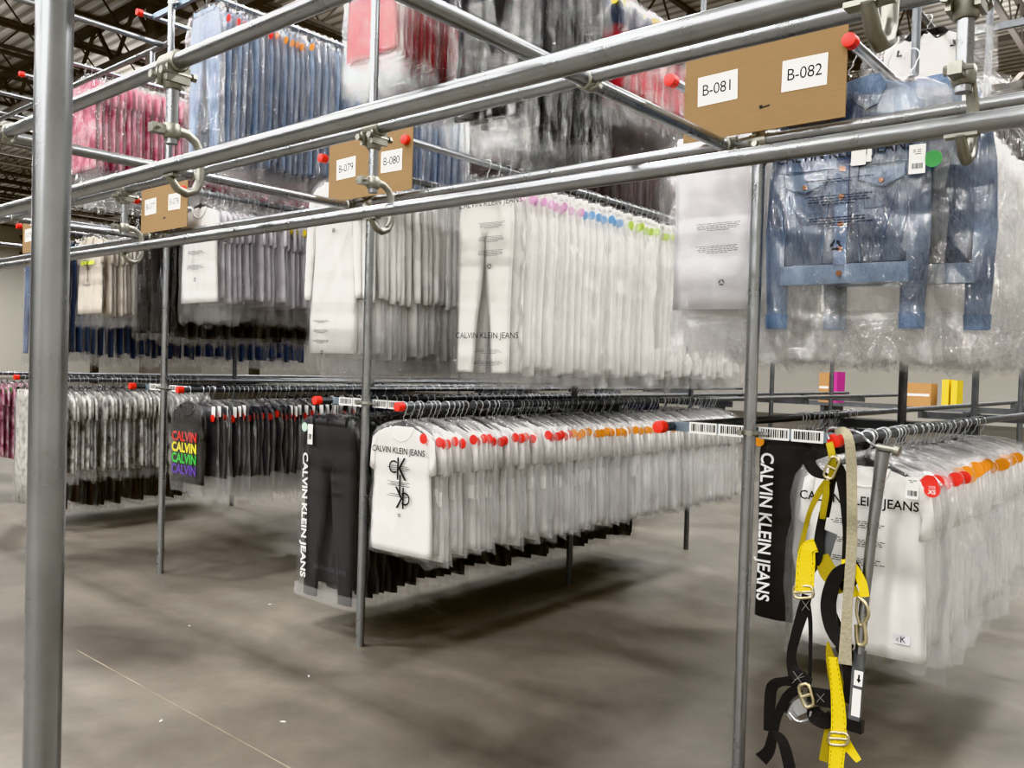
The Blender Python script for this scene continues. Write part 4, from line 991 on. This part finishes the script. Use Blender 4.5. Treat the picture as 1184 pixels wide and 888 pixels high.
mb.box((a+b)/2, ((b-a).length*.9, .004, .05), rot); mb.tube(cm([P(912, 824), P(922, 834), P(934, 832), P(938, 822)]), .005, 8)
hp('buckle_plate', mb, 'chrome')
strap('black_strap', [(940, 818), (944, 828), (955, 834), (962, 826)], [.04, .06, .05, .03], 'web_black', .006, .012)
# long yellow leg strap
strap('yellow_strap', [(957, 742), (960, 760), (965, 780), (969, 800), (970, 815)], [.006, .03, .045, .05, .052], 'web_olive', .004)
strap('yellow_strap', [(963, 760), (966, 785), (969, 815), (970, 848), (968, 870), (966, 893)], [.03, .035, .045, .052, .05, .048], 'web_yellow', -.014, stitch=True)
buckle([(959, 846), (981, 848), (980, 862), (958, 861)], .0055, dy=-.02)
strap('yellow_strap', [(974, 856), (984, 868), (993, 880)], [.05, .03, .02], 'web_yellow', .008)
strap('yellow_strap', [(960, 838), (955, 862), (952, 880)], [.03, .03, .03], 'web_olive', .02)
strap('black_strap', [(974, 746), (981, 765), (982, 790), (979, 812)], [.05, .046, .036, .03], 'web_black', .004, .012)
strap('black_strap', [(958, 700, .02), (965, 720), (972, 740)], [.03, .04, .04], 'web_black', .02, .01)

# hook pole leaning beside the harness
hk = V(P(1022, 520, 3.02)); PO = empty('hook_pole', tuple(hk)); tag(PO, 'galvanised reach pole with bent wire hook and taped white labels, right of the harness', 'pole')
def pp(name, mb, mat): mb.v = [tuple(V(q)-hk) for q in mb.v]; return obj(name, mb, M[mat] if mat else None, PO)
mb = MB(); mb.tube([P(1021, 522, 3.02), P(1019, 535, 3.02), P(1009, 610, 3.0), P(1000, 690, 2.99), P(994, 755, 2.98)], [.0235, .0215, .018, .0165, .016], 14); pp('tube', mb, 'steel')
mb = MB(); mb.tube([P(1014, 516, 3.02), P(1034, 520, 3.02)], .012, 10); mb.tube([P(1034, 520, 3.02), P(1040, 522, 3.02)], .02, 10); pp('tube_head', mb, 'cast')
mb = MB(); mb.tube(cm([P(959, 508, 3.0), P(956, 500, 3.0), P(961, 495, 3.0), P(975, 496, 3.0), P(993, 500, 3.0), P(1003, 510, 3.01), P(1016, 517, 3.02)]), .005, 8); pp('wire_hook', mb, 'steel')
mb = MB(); a, b = P(994, 752, 2.98), P(988, 838, 2.97); d = (b-a).normalized(); sd = d.cross(V((0, 1, 0))).normalized(); rot = Matrix((sd, V((0, 1, 0)), d)).transposed()
mb.box((a+b)/2, (.036, .026, (b-a).length), rot); pp('grip_sleeve', mb, 'steel_dark')
for q0, q1, w in (((993, 776), (992, 793), .028), ((991, 797), (989, 828), .028)):
    mb = MB(); c = (P(*q0, 2.95)+P(*q1, 2.95))/2; mb.box(c, (w, .002, (P(*q0, 2.95)-P(*q1, 2.95)).length), rot); pp('taped_label', mb, 'paper')
mb = MB(); c = P(993, 784, 2.948); mb.box(c, (.006, .001, .022), rot); mb.add([c+V((-.008, -.001, -.004)), c+V((.008, -.001, -.004)), c+V((0, -.001, -.018))], [(0, 1, 2)]); pp('arrow_mark', mb, 'ink')
mb = MB(); a, b = P(990, 832, 2.97), P(988, 845, 2.97); mb.box((a+b)/2, (.05, .03, (b-a).length), rot); pp('foot_tip', mb, 'black')

# paper scraps on the floor
for i, (px, py, lb) in enumerate(((219, 724, 'tiny white paper scrap on the floor between the near post and middle post'), (312, 699, 'tiny white paper scrap on the floor left of the black trousers bag'), (357, 782, 'tiny white paper scrap on the floor left of the middle post base'), (327, 835, 'tiny white paper scrap on the floor beside the pale joint line'), (186, 834, 'tiny white paper scrap on the floor just below the pale joint line'))):
    d = fw + rt*((px-592)/F_PX) - up*((py-444)/F_PX); q = V((0, 0, CAM_Z)) + d*(-CAM_Z/d.z)
    mb = MB(); a = i*1.3; l = .014
    mb.panel([((-l, 0), (l, .002), .004), ((-l*.8, .004), (l*.9, .003), .003)], 4, .003, i)
    tag(obj('paper_scrap', mb, M['paper'], loc=(q.x, q.y, .0005), smooth=False), lb, 'scrap').rotation_euler.z = a
# ---------------------------------------------------------------- far background
def carton(c, d, label, mat='carton', cat='box', name='carton'):
    mb = MB(); mb.box((0, 0, d[2]/2), d); o = obj(name, mb, M[mat], loc=c, smooth=False); tag(o, label, cat)
    if mat != 'carton': return o
    mb = MB(); mb.box((0, -d[1]/2-.004, d[2]/2), (d[0]*.9, .004, .05)); obj('tape', mb, M['paper'] if mat == 'carton' else M['ink_grey'], o, smooth=False)
    return o
def back(px, y): q = at(px, 440, y); return q.x
for px, ptop, w, mat, lb, nm, ct in ((958, 431, .22, 'carton', 'tall brown carton far behind, left of the magenta panel', 'carton', 'box'), (969.5, 430, .13, 'magenta', 'narrow magenta panel standing far behind the rails', 'display_panel', 'panel'), (1062, 443, .62, 'carton', 'long low brown carton far behind on the packing table', 'carton', 'box'),
                                       (1097, 439, .12, 'bin_yellow', 'left yellow bin of two far behind on the packing table', 'storage_bin', 'bin'), (1107, 440, .11, 'bin_yellow', 'right yellow bin of two far behind on the packing table', 'storage_bin', 'bin')):
    t_ = at(px, ptop, 19.); carton((t_.x, 19., 1.02), (w, .5, max(.12, t_.z-1.02)), lb, mat, ct, nm)
mb = MB(); mb.box((0, 0, .99), (9, 1.4, .06))
for x in (-4.3, -1.4, 1.4, 4.3): mb.box((x, 0, .48), (.08, 1.2, .96))
tag(obj('packing_table', mb, M['steel_dark'], loc=(back(1040, 19.), 19., 0), smooth=False), 'long low table far behind the rails, carrying cartons and yellow bins', 'table')

# ---------------------------------------------------------------- light
def area(x, y, z, sx, sy, e, c=(1, .985, .965)):
    l = bpy.data.lights.new('high_bay_or_fill_light', 'AREA'); l.shape = 'RECTANGLE'; l.size = sx; l.size_y = sy; l.energy = e; l.color = c
    o = bpy.data.objects.new('high_bay_or_fill_light', l); col.objects.link(o); o.location = (x, y, z); return o
for y in (-26., -19., -13., -8., -3.5, .9, 6.5, 12.5):  # rows behind the camera added for bag highlights and frontal light
    for x in (-16., -10.5, -5.4, -.2, 4.6):
        e = 400 if y < -6 else 400
        if x > -1 and -5 < y < 2: e *= .35
        elif x > -1: e *= 1.5
        area(x, y, 8.3, .9, .4, e)
for x in (-24, -34, -44, -54): area(x, 6, 8.3, 2.4, 2.4, 600)  # the leftmost is fill added for the left wall
for y in (0, 12, 20): area(-52, y, 8.3, 2.4, 2.4, 900)  # fill lamps added to brighten the left wall
area(-14, 22, 8.3, 6, 2, 800); area(-2, 22, 8.3, 4, 2, 900)  # fill lamps added to light the far back wall
for y in (-2., 5., 12., 20.):  # added upward fill, stands in for light bounced onto the ceiling
    for x in (-46, -34, -23, -13, -3):
        o = area(x, y, 8.15, 3., 3., 140); o.rotation_euler.x = PI
w = bpy.data.worlds.new('world'); sc.world = w; w.use_nodes = True
w.node_tree.nodes['Background'].inputs[0].default_value = (.9, .93, 1, 1); w.node_tree.nodes['Background'].inputs[1].default_value = .03
sc.cycles.transparent_max_bounces = 20
sc.cycles.max_bounces = 8; sc.cycles.diffuse_bounces = 5
sc.cycles.sample_clamp_indirect = 6
sc.view_settings.view_transform = 'Khronos PBR Neutral'
sc.view_settings.look = 'None'
sc.view_settings.exposure = -0.25
